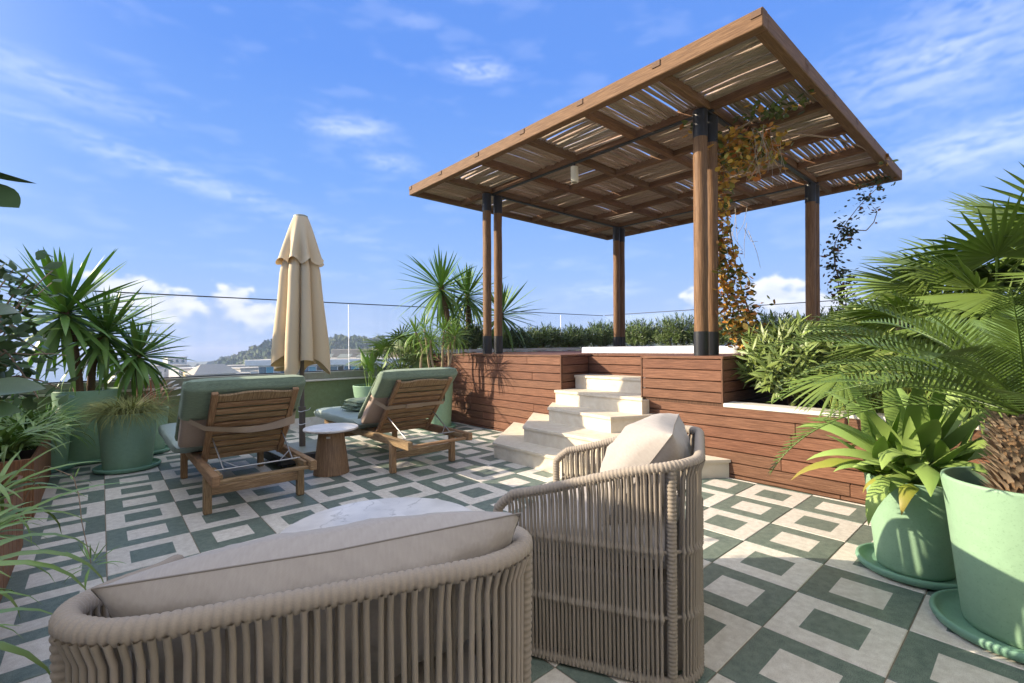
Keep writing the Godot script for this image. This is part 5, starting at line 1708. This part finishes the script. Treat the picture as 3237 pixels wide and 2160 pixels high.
# ---------------------------------------------------------------- plants on the left
func build_plants_left() -> void:
	# grass in the pot nearest the shaded lounger
	var g := thing("potted_grass", "mint green pot on a saucer overflowing with fine drooping grass", "potted plant", Vector3(0.175, 0, -2.735))
	pot(g, 0.19, 0.232, 0.55, 0.262)
	var xf := []; var cols := []
	for k in 1500:
		var a := rng.randf() * TAU; var rr := 0.15 * sqrt(rng.randf())
		var tilt := 0.15 + 0.85 * rng.randf() + 0.3 * smoothstep(0.05, 0.15, rr)
		var az := PI / 2 - a + rj(0.9)
		var s := rng.randf_range(0.24, 0.46)
		xf.append(Transform3D(aim(az, tilt, rj(0.5)) * Basis.from_scale(Vector3(s, s, s)), Vector3(cos(a) * rr, 0.51, sin(a) * rr)))
		var c := rng.randf_range(0.55, 1.2)
		cols.append(Color(c, c, c * 0.9).lerp(Color(1.35, 1.1, 0.9), 0.5 * rng.randf() * rng.randf()))
	scatter(g, "grass_blades", leaf_mesh("blade", 1.0, 0.012, 2.1, 0.2, 8, 0.7, 0.2, Color(1.0, 1.05, 0.8), Color(1.0, 1.05, 0.8), 0.0, 1.1), M.grass_leaf, xf, cols)
	for k in 5:
		var b := aim(rng.randf_range(0.8, 2.4), rng.randf_range(0.8, 1.2))
		var o := Vector3(0.02, 0.56, 0); var tip := o + b * Vector3(0, 0.42, 0) + Vector3(0, -0.05, 0)
		var st := part(g, "seed_stalk", tube_mesh(PackedVector3Array([o, o.lerp(tip, 0.5) + Vector3(0, 0.05, 0), tip]), 0.0012, 4, false), M.plume)
		part(st, "seed_head", tube_mesh(PackedVector3Array([tip, tip + b * Vector3(0, 0.03, 0.004), tip + b * Vector3(0, 0.065, 0.015)]), [0.003, 0.009, 0.002], 7), M.white_plastic)
	# yuccas in the big pot behind
	var y := thing("potted_yucca", "big mint green pot with two tall trunked yuccas behind the drooping grass", "potted plant", Vector3(-0.13, 0, -3.48))
	pot(y, 0.22, 0.275, 0.745, 0.30)
	trunk(y, PackedVector3Array([Vector3(-0.06, 0.68, 0.05), Vector3(-0.10, 1.15, 0.03), Vector3(-0.17, 1.58, 0.0)]), 0.043, 0.04, M.bark)
	trunk(y, PackedVector3Array([Vector3(0.03, 0.68, -0.02), Vector3(0.05, 1.05, -0.04), Vector3(0.14, 1.36, -0.04)]), 0.035, 0.033, M.bark)
	rosette(y, Vector3(-0.17, 1.60, 0.0), 105, 0.86, 0.068, "yuccawide", M.yucca_leaf, 0.75)
	rosette(y, Vector3(0.15, 1.38, -0.04), 80, 0.72, 0.066, "yuccawide", M.yucca_leaf, 0.8)
	var y2 := thing("potted_young_yucca", "short yucca with drooping lower leaves in a pot hidden behind the grass", "potted plant", Vector3(0.36, 0, -3.5))
	pot(y2, 0.17, 0.21, 0.5, 0.235)
	trunk(y2, PackedVector3Array([Vector3(-0.05, 0.44, 0.0), Vector3(-0.06, 0.8, 0.02), Vector3(-0.07, 1.1, 0.04)]), 0.03, 0.028, M.bark)
	rosette(y2, Vector3(-0.07, 1.12, 0.04), 60, 0.56, 0.066, "yuccashort", M.yucca_leaf, 0.95)
	# reddish grass beside it
	var rg := thing("red_cordyline", "thin reddish brown spiky grass against the parapet coping", "plant", Vector3(0.42, 0, -3.72))
	pot(rg, 0.12, 0.15, 0.42, 0.0, 32)
	xf = []
	for k in 110:
		xf.append(Transform3D(aim(rng.randf() * TAU, rng.randf_range(0.1, 1.1), rj(0.5)) * Basis.from_scale(Vector3.ONE * rng.randf_range(0.3, 0.62)), Vector3(rj(0.06), 0.38, rj(0.06))))
	scatter(rg, "blades", leaf_mesh("redblade", 1.0, 0.014, 0.8, 0.2, 6, 0.7, 0.2, Color(1, 1, 1), Color(1, 1, 1)), M.red_blade, xf)
	# small hidden pot next to the planter
	var sp := thing("potted_foliage", "small mint green pot on a saucer beside the wooden planter's end", "potted plant", Vector3(-0.42, 0, -3.18))
	pot(sp, 0.15, 0.18, 0.42, 0.21)
	rosette(sp, Vector3(0, 0.42, 0), 46, 0.42, 0.022, "spider", M.spider_leaf, 1.4, Vector2.ZERO, 0.2, 1.7)
	# wooden planter boxes along the wall
	for q in [[-2.92, -1.45, "low wooden planter of upright boards thick with spider plants"], [-0.85, 1.85, "long wooden planter of upright boards beside the rope armchair with its back turned"]]:
		var w := thing("wooden_planter", q[2], "planter", Vector3(-0.78, 0, (q[0] + q[1]) * 0.5), 0.0, "wooden planters")
		var L: float = q[1] - q[0]
		var hx := 0.4
		var n := int(L / 0.145)
		for s in [-1.0, 1.0]:
			for k in n:
				boxp(w, "plank", Vector3(0.02, 0.415, L / n - 0.006), Vector3(s * hx, 0.2075, -L * 0.5 + (k + 0.5) * L / n), M.planter_wood, 0.004)
			for k in 5:
				boxp(w, "plank", Vector3(0.156, 0.415, 0.02), Vector3(-hx + 0.08 + k * 0.16, 0.2075, s * (L * 0.5 + 0.012)), M.planter_wood, 0.004)
		boxp(w, "soil", Vector3(hx * 2.0 - 0.04, 0.34, L - 0.03), Vector3(0, 0.19, 0), M.soil, 0.01)
	# spider plants filling the far planter
	var spots := [[-0.46, -2.72], [-0.5, -2.35], [-0.45, -2.0], [-0.52, -1.7], [-0.78, -2.55], [-0.8, -2.1], [-0.82, -1.75], [-0.66, -2.85]]
	for i in spots.size():
		var s := thing("spider_plant", "spider plant in the low planter's " + ["tiled side row, next to the small saucered pot", "tiled side row, second from the small saucered pot", "tiled side row, third from the small saucered pot", "tiled side row, farthest from the small saucered pot", "far row, second from its end by the yuccas", "far row, third from its end by the yuccas", "far row, last from its end by the yuccas", "corner nearest the big yucca pot"][i], "spider plant", Vector3(spots[i][0], 0.38, spots[i][1]), 0.0, "spider plants in the low planter")
		spider(s, 62 if i < 4 else 46, 0.5, 0.02, i)
	for i in 5:
		var s := thing("strap_lily", "tuft of upright strap leaves in the low planter, " + ["first", "second", "third", "fourth", "fifth"][i] + " from its yucca end", "plant", Vector3(-0.72 + rj(0.1), 0.38, -2.75 + i * 0.28), 0.0, "strap leaved tufts in the low planter")
		rosette(s, Vector3.ZERO, 16, 0.62, 0.035, "strap", M.spider_leaf, 1.2, Vector2.ZERO, 0.1, 0.8)
	# near spider plants that reach into the walkway
	var near := [[-0.42, 1.1, 0.42], [-0.42, 0.72, 0.42], [-0.46, 1.5, 0.40], [-0.42, 0.32, 0.42]]
	for i in near.size():
		var s := thing("spider_plant", "large striped spider plant in the long planter, " + ["second from the rubber plant", "third from the rubber plant", "beside the rubber plant", "at the root of the dangling runner"][i], "spider plant", Vector3(near[i][0], near[i][2], near[i][1]), 0.0, "spider plants in the long planter")
		spider(s, 34, 0.5, 0.026, 20 + i)
	# runner with plantlets dangling over the tiles
	var rn := thing("spider_plant_runner", "thin runner with two small plantlets dangling over the tiles", "plant", Vector3(-0.3, 0.42, 0.25))
	var P := PackedVector3Array([Vector3(0, 0.0, 0), Vector3(0.1, 0.24, 0.08), Vector3(0.19, 0.2, 0.2), Vector3(0.22, 0.05, 0.38), Vector3(0.25, -0.05, 0.6)])
	trunk(rn, P, 0.0022, 0.0016, M.twig, "stem", 5)
	for q in [[P[4], 16, 0.085], [P[2] + Vector3(0.0, -0.02, 0.0), 8, 0.05]]:
		rosette(rn, q[0], q[1], q[2], 0.009, "plantlet", M.spider_leaf, 1.0, Vector2.ZERO, 0.1, 1.9)
	# ficus shrub at the left edge
	var f := thing("ficus_shrub", "glossy small leaved ficus bush rising from the long wooden planter", "shrub", Vector3(-0.52, 0.38, -0.62))
	trunk(f, PackedVector3Array([Vector3(0, -0.05, 0), Vector3(0.03, 0.4, -0.05), Vector3(0.0, 0.8, 0.02)]), 0.03, 0.02, M.bark_grey)
	var lr := RandomNumberGenerator.new(); lr.seed = 91
	for k in 30:
		var o := Vector3(0, 0.55 + 0.35 * lr.randf(), 0)
		var e := Vector3(lr.randf_range(-0.15, 0.36), lr.randf_range(0.45, 1.28), lr.randf_range(-0.62, 0.42))
		trunk(f, PackedVector3Array([o, o.lerp(e, 0.5) + Vector3(0, 0.06, 0), e]), 0.007, 0.003, M.twig, "branch", 5)
		for i in 20:
			var t := 0.3 + 0.75 * lr.randf()
			var p := o.lerp(e, t) + Vector3(lr.randf_range(-0.09, 0.09), lr.randf_range(-0.08, 0.09), lr.randf_range(-0.09, 0.09))
			var sh: int = lr.randi() % 3
			var m := leaf_mesh("ficus_%d" % sh, 0.085, 0.046, [0.3, 0.7, 0.1][sh], 0.35, 6, 0.25, 0.55, Color(1, 1, 1) * [0.8, 1.0, 1.5][sh], Color(1, 1, 1) * [0.8, 1.0, 1.5][sh])
			part(f, "leaf", m, M.ficus_leaf, Transform3D(aim(lr.randf() * TAU, lr.randf_range(0.6, 2.4), lr.randf_range(-1, 1)) * Basis.from_scale(Vector3.ONE * lr.randf_range(0.7, 1.2)), p)) if k < 14 else null
			if k >= 14:
				part(f, "leaf", m, M.ficus_leaf, Transform3D(aim(lr.randf() * TAU, lr.randf_range(0.6, 2.4), lr.randf_range(-1, 1)), p)) if i % 4 == 0 else null
	# big glossy leaves of a rubber plant close by
	var rb := thing("rubber_plant", "rubber plant with large dark glossy wavy leaves near the long planter", "plant", Vector3(-0.42, 0.38, 1.86))
	var ro := rb.position
	trunk(rb, PackedVector3Array([Vector3(0, -0.04, 0), Vector3(0.03, 0.4, 0.03), Vector3(0.07, 0.8, 0.07), Vector3(0.12, 1.12, 0.12)]), 0.011, 0.006, M.bark_grey, "stem", 7)
	# base of blade, direction, facing, length
	var big := [[Vector3(-0.245, 1.505, 1.99), Vector3(0.9, -0.35, 0.3), Vector3(0.1, 0.5, 0.85), 0.12], [Vector3(-0.25, 1.475, 2.0), Vector3(0.92, -0.4, 0.15), Vector3(0.35, 0.9, 0.2), 0.155], [Vector3(-0.235, 1.465, 2.02), Vector3(0.66, -0.75, 0.1), Vector3(0.3, 0.5, 0.8), 0.165], [Vector3(-0.27, 1.25, 1.84), Vector3(0.85, -0.4, 0.2), Vector3(0.1, 0.85, 0.5), 0.15], [Vector3(-0.26, 1.09, 1.87), Vector3(0.95, -0.22, 0.2), Vector3(0.0, 0.9, 0.4), 0.17], [Vector3(-0.25, 1.07, 1.92), Vector3(0.8, -0.5, 0.1), Vector3(0.2, 0.8, 0.5), 0.14], [Vector3(-0.27, 1.0, 1.78), Vector3(0.85, 0.1, -0.3), Vector3(-0.1, 0.95, 0.2), 0.13], [Vector3(-0.27, 1.34, 1.8), Vector3(0.7, 0.2, -0.5), Vector3(0.0, 0.8, 0.5), 0.1]]
	for i in big.size():
		var q: Array = big[i]
		var o: Vector3 = (q[0] as Vector3) - ro
		var yy: Vector3 = (q[1] as Vector3).normalized()
		var xx: Vector3 = yy.cross(q[2] as Vector3).normalized()
		var st := part(rb, "leaf_stalk", tube_mesh(PackedVector3Array([Vector3(0.03 + 0.08 * o.y, o.y - 0.04, 0.02 + 0.08 * o.y), o]), [0.004, 0.003], 5), M.twig)
		var l: float = q[3]
		part(st, "blade", leaf_mesh("rubber_%d" % (i % 3), 1.0, 0.46, [0.8, 0.5, 1.1][i % 3], 0.28, 12, 0.16, 0.62, Color(0.8, 0.85, 0.9), Color(0.8, 0.85, 0.9), 0.07), M.ficus_leaf, Transform3D(Basis(xx, yy, xx.cross(yy)) * Basis.from_scale(Vector3(l, l, l)), o))

func spider(s: Node, n: int, length: float, width: float, seed_: int) -> void:
	var lr := RandomNumberGenerator.new(); lr.seed = 500 + seed_
	for k in n:
		var t := (k + 0.5) / n
		var bi: int = lr.randi() % 4
		var sh: int = lr.randi() % 3
		var key := "spiderleaf_%d_%d" % [bi, sh]
		var m := leaf_mesh(key, 1.0, 0.07, [1.2, 1.7, 2.1, 2.5][bi], 0.5, 9, 0.7, 0.3, Color(1.1, 1.05, 0.95) * [0.75, 1.0, 1.3][sh], Color(1.1, 1.05, 0.95) * [0.75, 1.0, 1.3][sh], 0.0, 1.1)
		var l := length * lr.randf_range(0.55, 1.1)
		part(s, "leaf", m, M.spider_leaf, Transform3D(aim(k * 2.4 + lr.randf_range(-0.3, 0.3), lr.randf_range(0.15, 0.8), lr.randf_range(-0.3, 0.3)) * Basis.from_scale(Vector3(l * lr.randf_range(0.8, 1.2), l, l)), Vector3(lr.randf_range(-0.04, 0.04), 0.02, lr.randf_range(-0.04, 0.04))))

# ---------------------------------------------------------------- plants on the right
func build_plants_right() -> void:
	# bush and grasses in the sunk bed
	var lab := ["sunlit narrow leaved bush hanging over the white ledge by the deck corner", "sunlit narrow leaved bush in the middle of the sunk bed", "sunlit narrow leaved bush behind the agave in the sunk bed", "narrow leaved bush at the back of the sunk bed near the far posts", "narrow leaved bush behind the palms in the sunk bed"]
	var at := [[4.62, 0.58, 1.72, 0.46, 0.64, 0.36, 420], [4.75, 0.58, 2.25, 0.5, 0.7, 0.42, 420], [5.6, 0.58, 2.0, 0.6, 0.72, 0.5, 330], [6.6, 0.58, 1.85, 0.6, 0.74, 0.45, 260], [5.6, 0.58, 2.9, 0.7, 0.75, 0.5, 260]]
	for i in at.size():
		var q: Array = at[i]
		shrub("sunk_bed_shrub", lab[i], "bushes in the sunk bed", Vector3(q[0], q[1], q[2]), Vector3(q[3], q[4], q[5]), int(q[6] * 1.25), "bush", 0.15, 0.024, 0.2, 10, 0.5)
	var gr := thing("fountain_grass", "clump of fine yellow green grass leaning over the white ledge", "grass", Vector3(4.45, 0.56, 2.45))
	var xf := []; var cols := []
	for k in 1100:
		var s := rng.randf_range(0.3, 0.62)
		xf.append(Transform3D(aim(rng.randf() * TAU, rng.randf_range(0.05, 0.6), rj(0.5)) * Basis.from_scale(Vector3(s, s, s)), Vector3(rj(0.26), 0, rj(0.36))))
		var c := rng.randf_range(0.7, 1.3); cols.append(Color(c, c * 1.05, c * 0.75))
	scatter(gr, "blades", leaf_mesh("blade2", 1.0, 0.009, 1.6, 0.2, 7, 0.7, 0.2, Color(1.1, 1.15, 0.75), Color(1.1, 1.15, 0.75), 0.0, 1.6), M.grass_leaf, xf, cols)
	var pl := thing("plume_grass", "pinkish feathery grass plumes arching among the fan palms", "grass", Vector3(4.7, 0.58, 2.35))
	for q in [[0.9, 0.75, 0.85], [-1.2, 0.55, 0.9], [-0.4, 0.35, 1.0], [-2.0, 0.7, 0.82], [2.6, 0.3, 0.98]]:
		var b := aim(q[0], 0.1)
		var pts := PackedVector3Array()
		for k in 13:
			var t := k / 12.0
			pts.push_back(b * Vector3(0, q[2] * t - 0.22 * q[1] * pow(t, 3.0), q[1] * 0.55 * t * t))
		var st := part(pl, "stalk", tube_mesh(pts, 0.0025, 5, false), M.plume)
		var hp := PackedVector3Array(); var hr := []
		for k in range(8, 13): hp.push_back(pts[k]); hr.append([0.004, 0.013, 0.014, 0.01, 0.003][k - 8])
		part(st, "plume", tube_mesh(hp, hr, 8), M.plume)
	# fan palms
	var fp := [[Vector3(4.5, 0.58, 2.95), 0.5, 26, 0.62, 0.5], [Vector3(4.75, 0.58, 3.35), 0.75, 26, 0.66, 0.55], [Vector3(4.35, 0.58, 2.55), 0.3, 15, 0.5, 0.44], [Vector3(5.1, 0.58, 2.7), 0.55, 20, 0.6, 0.5]]
	var fl := ["bushy fan palm in the sunk bed straight behind the cycad", "tallest fan palm of the sunk bed, rising over the others", "low fan palm leaning over the ledge beside the fine grass", "fan palm farther back in the sunk bed"]
	for i in fp.size():
		var q: Array = fp[i]
		var t := thing("fan_palm", fl[i], "palm", q[0], 0.0, "fan palms in the sunk bed")
		trunk(t, PackedVector3Array([Vector3.ZERO, Vector3(0.02, q[1] * 0.5, 0.0), Vector3(0, q[1], 0)]), 0.07, 0.06, M.bark)
		fan_palm(t, Vector3(0, q[1], 0), q[2], q[3], q[4], 0.1, 1.75, 25)
	# agave in its pot
	var ag := thing("potted_agave", "mint green pot on a saucer with a broad leaved yellow green agave", "potted plant", Vector3(3.05, 0, 2.725))
	pot(ag, 0.155, 0.197, 0.475, 0.24)
	var rr := RandomNumberGenerator.new(); rr.seed = 17
	for c in [[Vector3(0.0, 0.47, 0.0), 30, 0.62, 0.095], [Vector3(-0.10, 0.45, 0.02), 16, 0.34, 0.07], [Vector3(-0.02, 0.45, 0.12), 14, 0.30, 0.062], [Vector3(-0.08, 0.45, -0.12), 12, 0.34, 0.06]]:
		var n: int = c[1]
		for k in n:
			var t := (k + 0.5) / n
			var az := k * 2.39996 + rr.randf_range(-0.2, 0.2)
			var tilt := lerpf(0.25, 1.6, pow(t, 0.75)) + rr.randf_range(-0.12, 0.12)
			var bi := clampi(int(t * 3.2 + rr.randf_range(-0.4, 0.6)), 0, 3)
			var old := t > 0.72 and rr.randf() < 0.55
			var sh: int = rr.randi() % 2
			var c0: Color = Color(0.95, 1.0, 0.95) * [0.9, 1.1][sh]; var c1: Color = c0
			if old: c0 = Color(1.3, 1.1, 0.5); c1 = Color(1.5, 0.55, 0.5)
			var m := leaf_mesh("agave_%d_%d_%s" % [bi, sh, old], 1.0, 0.205, [0.25, 0.9, 1.5, 2.1][bi], 0.55, 11, 0.6, 0.42, c0, c1, 0.0, 1.7)
			var l: float = c[2] * rr.randf_range(0.8, 1.12)
			part(ag, "leaf", m, M.agave_leaf, Transform3D(aim(az, tilt * 0.8, rr.randf_range(-0.25, 0.25)) * Basis.from_scale(Vector3(l, l, l)), (c[0] as Vector3) + Vector3(0, 0.06 * (1.0 - t), 0)))
	# cycad in the biggest pot
	var cy := thing("potted_cycad", "large mint green pot on a saucer with a scaly trunked cycad palm", "potted plant", Vector3(2.68, 0, 3.10))
	pot(cy, 0.172, 0.228, 0.6, 0.272)
	var crown := Vector3(0.0, 0.835, 0.03)
	trunk(cy, PackedVector3Array([Vector3(0.02, 0.5, 0.02), Vector3(0.01, 0.66, 0.03), crown]), 0.082, 0.092, M.bark, "trunk", 18)
	var scale_leaf := leaf_mesh("scale", 0.075, 0.026, 0.5, 0.5, 3, 0.9, 0.2, Color(1, 1, 1), Color(1, 1, 1))
	for k in 280:
		var t := k / 279.0
		var az := k * 2.39996
		var o := Vector3(0.02, 0.53, 0.02).lerp(crown, t)
		var b := aim(az, 0.75 + rj(0.15), rj(0.2)) * Basis.from_scale(Vector3.ONE * rng.randf_range(0.8, 1.15))
		part(cy, "trunk_scale", scale_leaf, M.palm_scale, Transform3D(b, o + Vector3(sin(az), 0, cos(az)) * 0.078))
	var keys := []
	for k in 4: keys.append(frond_mesh("frond_%d" % k, 1.0, [0.75, 1.05, 1.35, 0.5][k], 0.15, 105))
	var brown := frond_mesh("frond_brown", 1.0, 1.3, 0.15, 50, true)
	for k in 48:
		var t := (k + 0.5) / 48.0
		var az := k * 2.39996 + rj(0.2)
		var tilt := lerpf(0.5, 1.55, pow(t, 0.9)) + rj(0.1)
		var l := rng.randf_range(0.85, 1.1) * lerpf(0.8, 1.0, t)
		var b := aim(az, tilt * 0.85, rj(0.25)) * Basis.from_scale(Vector3(l, l, l))
		part(cy, "frond", brown if (k == 33 or k == 38) else keys[k % 4], M.cycas_leaf, Transform3D(b, crown + Vector3(0, 0.02, 0) + b.y.normalized() * 0.03))
	part(cy, "wire_tie", tube_mesh(PackedVector3Array([Vector3(-0.13, 0.545, 0.09), Vector3(-0.15, 0.6, 0.1), Vector3(-0.11, 0.62, 0.1), Vector3(-0.09, 0.56, 0.1)]), 0.003, 5), M.white_plastic)

# ---------------------------------------------------------------- climbers on the pergola
func vine_leaf_mesh() -> ArrayMesh:
	return leaf_mesh("vineleaf", 0.068, 0.044, 0.5, 0.35, 4, 0.3, 0.4, Color(1, 1, 1), Color(1, 1, 1))

func build_vines() -> void:
	var lm := vine_leaf_mesh()
	var v := thing("autumn_creeper", "creeper with orange and yellow autumn leaves climbing the pergola's near post pair", "climber", Vector3(4.55, DECK, 1.06))
	var o := v.position
	var strands := [
		[Vector3(5.02, 0.62, 1.42), Vector3(4.97, 1.25, 1.2), Vector3(4.80, 1.6, 1.1), Vector3(4.62, 2.0, 1.05), Vector3(4.55, 2.6, 1.06), Vector3(4.56, 3.1, 1.08), Vector3(4.9, 3.28, 1.1)],
		[Vector3(4.98, 0.62, 1.40), Vector3(5.0, 1.3, 1.22), Vector3(4.86, 1.75, 1.14), Vector3(4.72, 2.2, 1.12), Vector3(4.6, 2.8, 1.1), Vector3(4.7, 3.25, 1.15)],
		[Vector3(4.56, 3.1, 1.08), Vector3(4.75, 3.2, 1.2), Vector3(5.1, 3.27, 1.35), Vector3(5.35, 3.24, 1.5)],
		[Vector3(4.6, 3.2, 1.1), Vector3(4.72, 3.3, 1.35), Vector3(4.78, 3.36, 1.6), Vector3(4.9, 3.37, 1.76)],
		[Vector3(5.1, 3.27, 1.35), Vector3(5.6, 3.32, 1.6), Vector3(6.3, 3.36, 1.8), Vector3(7.2, 3.4, 1.86)],
	]
	for s in strands:
		var P := PackedVector3Array()
		for p in s: P.push_back(p - o)
		trunk(v, P, 0.012, 0.004, M.twig, "stem", 6)
	var lr := RandomNumberGenerator.new(); lr.seed = 303
	for k in 64:   # bare dangling twigs
		var a := Vector3(lr.randf_range(4.75, 5.25), lr.randf_range(3.15, 3.3), lr.randf_range(1.1, 1.45)) - o
		if k > 34: a = Vector3(lr.randf_range(4.6, 4.95), lr.randf_range(1.5, 2.6), lr.randf_range(1.0, 1.2)) - o
		var e := a + Vector3(lr.randf_range(-0.15, 0.2), lr.randf_range(-0.45, -0.1), lr.randf_range(-0.12, 0.12))
		trunk(v, PackedVector3Array([a, a.lerp(e, 0.5) + Vector3(lr.randf_range(-0.1, 0.1), -0.05, lr.randf_range(-0.05, 0.05)), e]), 0.003, 0.0015, M.twig_pale, "twig", 4)
	# clusters: centre, half size, number, share of autumn colour
	var clusters := [
		[Vector3(4.62, 2.15, 1.06), Vector3(0.13, 0.32, 0.1), 230, 0.85], [Vector3(4.72, 1.7, 1.1), Vector3(0.2, 0.3, 0.12), 300, 0.7], [Vector3(4.78, 1.35, 1.15), Vector3(0.22, 0.22, 0.14), 230, 0.75],
		[Vector3(4.98, 1.45, 1.2), Vector3(0.13, 0.3, 0.1), 130, 0.25], [Vector3(4.60, 2.6, 1.08), Vector3(0.12, 0.28, 0.1), 170, 0.8], [Vector3(4.62, 2.98, 1.1), Vector3(0.16, 0.22, 0.12), 170, 0.75],
		[Vector3(4.85, 3.16, 1.2), Vector3(0.26, 0.13, 0.16), 230, 0.85], [Vector3(5.15, 3.2, 1.32), Vector3(0.3, 0.12, 0.16), 170, 0.9], [Vector3(4.75, 3.36, 1.5), Vector3(0.22, 0.06, 0.28), 120, 0.1], [Vector3(4.75, 3.05, 1.15), Vector3(0.22, 0.2, 0.14), 170, 0.9], [Vector3(5.05, 3.05, 1.25), Vector3(0.24, 0.16, 0.14), 130, 0.9], [Vector3(4.58, 1.85, 1.1), Vector3(0.16, 0.4, 0.1), 150, 0.85], [Vector3(4.95, 1.12, 1.25), Vector3(0.3, 0.14, 0.14), 120, 0.8], [Vector3(7.3, 3.42, 1.9), Vector3(0.12, 0.07, 0.06), 26, 0.6], [Vector3(4.42, 3.33, 0.9), Vector3(0.1, 0.07, 0.1), 26, 0.1],
	]
	var xf := []; var cols := []
	for c in clusters:
		for k in int(c[2] * 0.8):
			var d := Vector3(lr.randfn(), lr.randfn(), lr.randfn()) * 0.55
			var p: Vector3 = (c[0] as Vector3) + d * (c[1] as Vector3) - o
			if p.length() < 0.0: continue
			var q := Vector2(p.x + o.x - 4.47, p.z + o.z - 1.02)
			if q.length() < 0.075 and p.y + o.y < 3.3: p.x += 0.12
			xf.append(Transform3D(aim(lr.randf() * TAU, lr.randf_range(0.9, 2.6), lr.randf_range(-1, 1)) * Basis.from_scale(Vector3.ONE * lr.randf_range(0.7, 1.25)), p))
			var r := lr.randf()
			if r < c[3]:
				var h := lr.randf()
				var col := Color(0.34, 0.115, 0.03).lerp(Color(0.45, 0.30, 0.05), h)
				if lr.randf() < 0.2: col = Color(0.25, 0.22, 0.05)
				cols.append(col * lr.randf_range(0.9, 1.6))
			else: cols.append(Color(0.1, 0.13, 0.03) * lr.randf_range(0.6, 1.3))
	scatter(v, "leaves", lm, M.vine_leaf, xf, cols)
	var w := thing("green_creeper", "sparse dark green creeper hanging beside the pergola's far right posts", "climber", Vector3(7.75, DECK, 1.3))
	o = w.position
	var st2 := [[Vector3(8.05, 0.7, 1.35), Vector3(8.0, 1.7, 1.3), Vector3(7.85, 2.4, 1.2), Vector3(8.0, 2.9, 1.35), Vector3(8.15, 3.35, 1.7)], [Vector3(8.1, 0.7, 1.35), Vector3(7.9, 1.9, 1.25), Vector3(7.8, 2.5, 1.2)], [Vector3(7.95, 2.8, 1.3), Vector3(8.25, 2.75, 1.5), Vector3(8.3, 3.0, 1.62), Vector3(8.15, 3.05, 1.6)]]
	for s in st2:
		var P := PackedVector3Array()
		for p in s: P.push_back(p - o)
		trunk(w, P, 0.01, 0.004, M.twig, "stem", 5)
	xf = []; cols = []
	for c in [[Vector3(7.82, 2.35, 1.2), Vector3(0.12, 0.3, 0.12), 120], [Vector3(7.95, 1.95, 1.27), Vector3(0.2, 0.25, 0.15), 190], [Vector3(8.1, 1.55, 1.35), Vector3(0.25, 0.25, 0.16), 190], [Vector3(7.98, 2.75, 1.33), Vector3(0.12, 0.22, 0.12), 110], [Vector3(8.1, 3.15, 1.55), Vector3(0.12, 0.2, 0.15), 90], [Vector3(8.05, 3.4, 1.7), Vector3(0.16, 0.08, 0.14), 60]]:
		for k in c[2]:
			var d := Vector3(lr.randfn(), lr.randfn(), lr.randfn()) * 0.55
			xf.append(Transform3D(aim(lr.randf() * TAU, lr.randf_range(0.9, 2.6), lr.randf_range(-1, 1)) * Basis.from_scale(Vector3.ONE * lr.randf_range(0.6, 1.2)), (c[0] as Vector3) + d * (c[1] as Vector3) - o))
			cols.append((Color(0.055, 0.075, 0.025) if lr.randf() < 0.85 else Color(0.2, 0.09, 0.03)) * lr.randf_range(0.6, 1.4))
	scatter(w, "leaves", lm, M.vine_leaf, xf, cols)
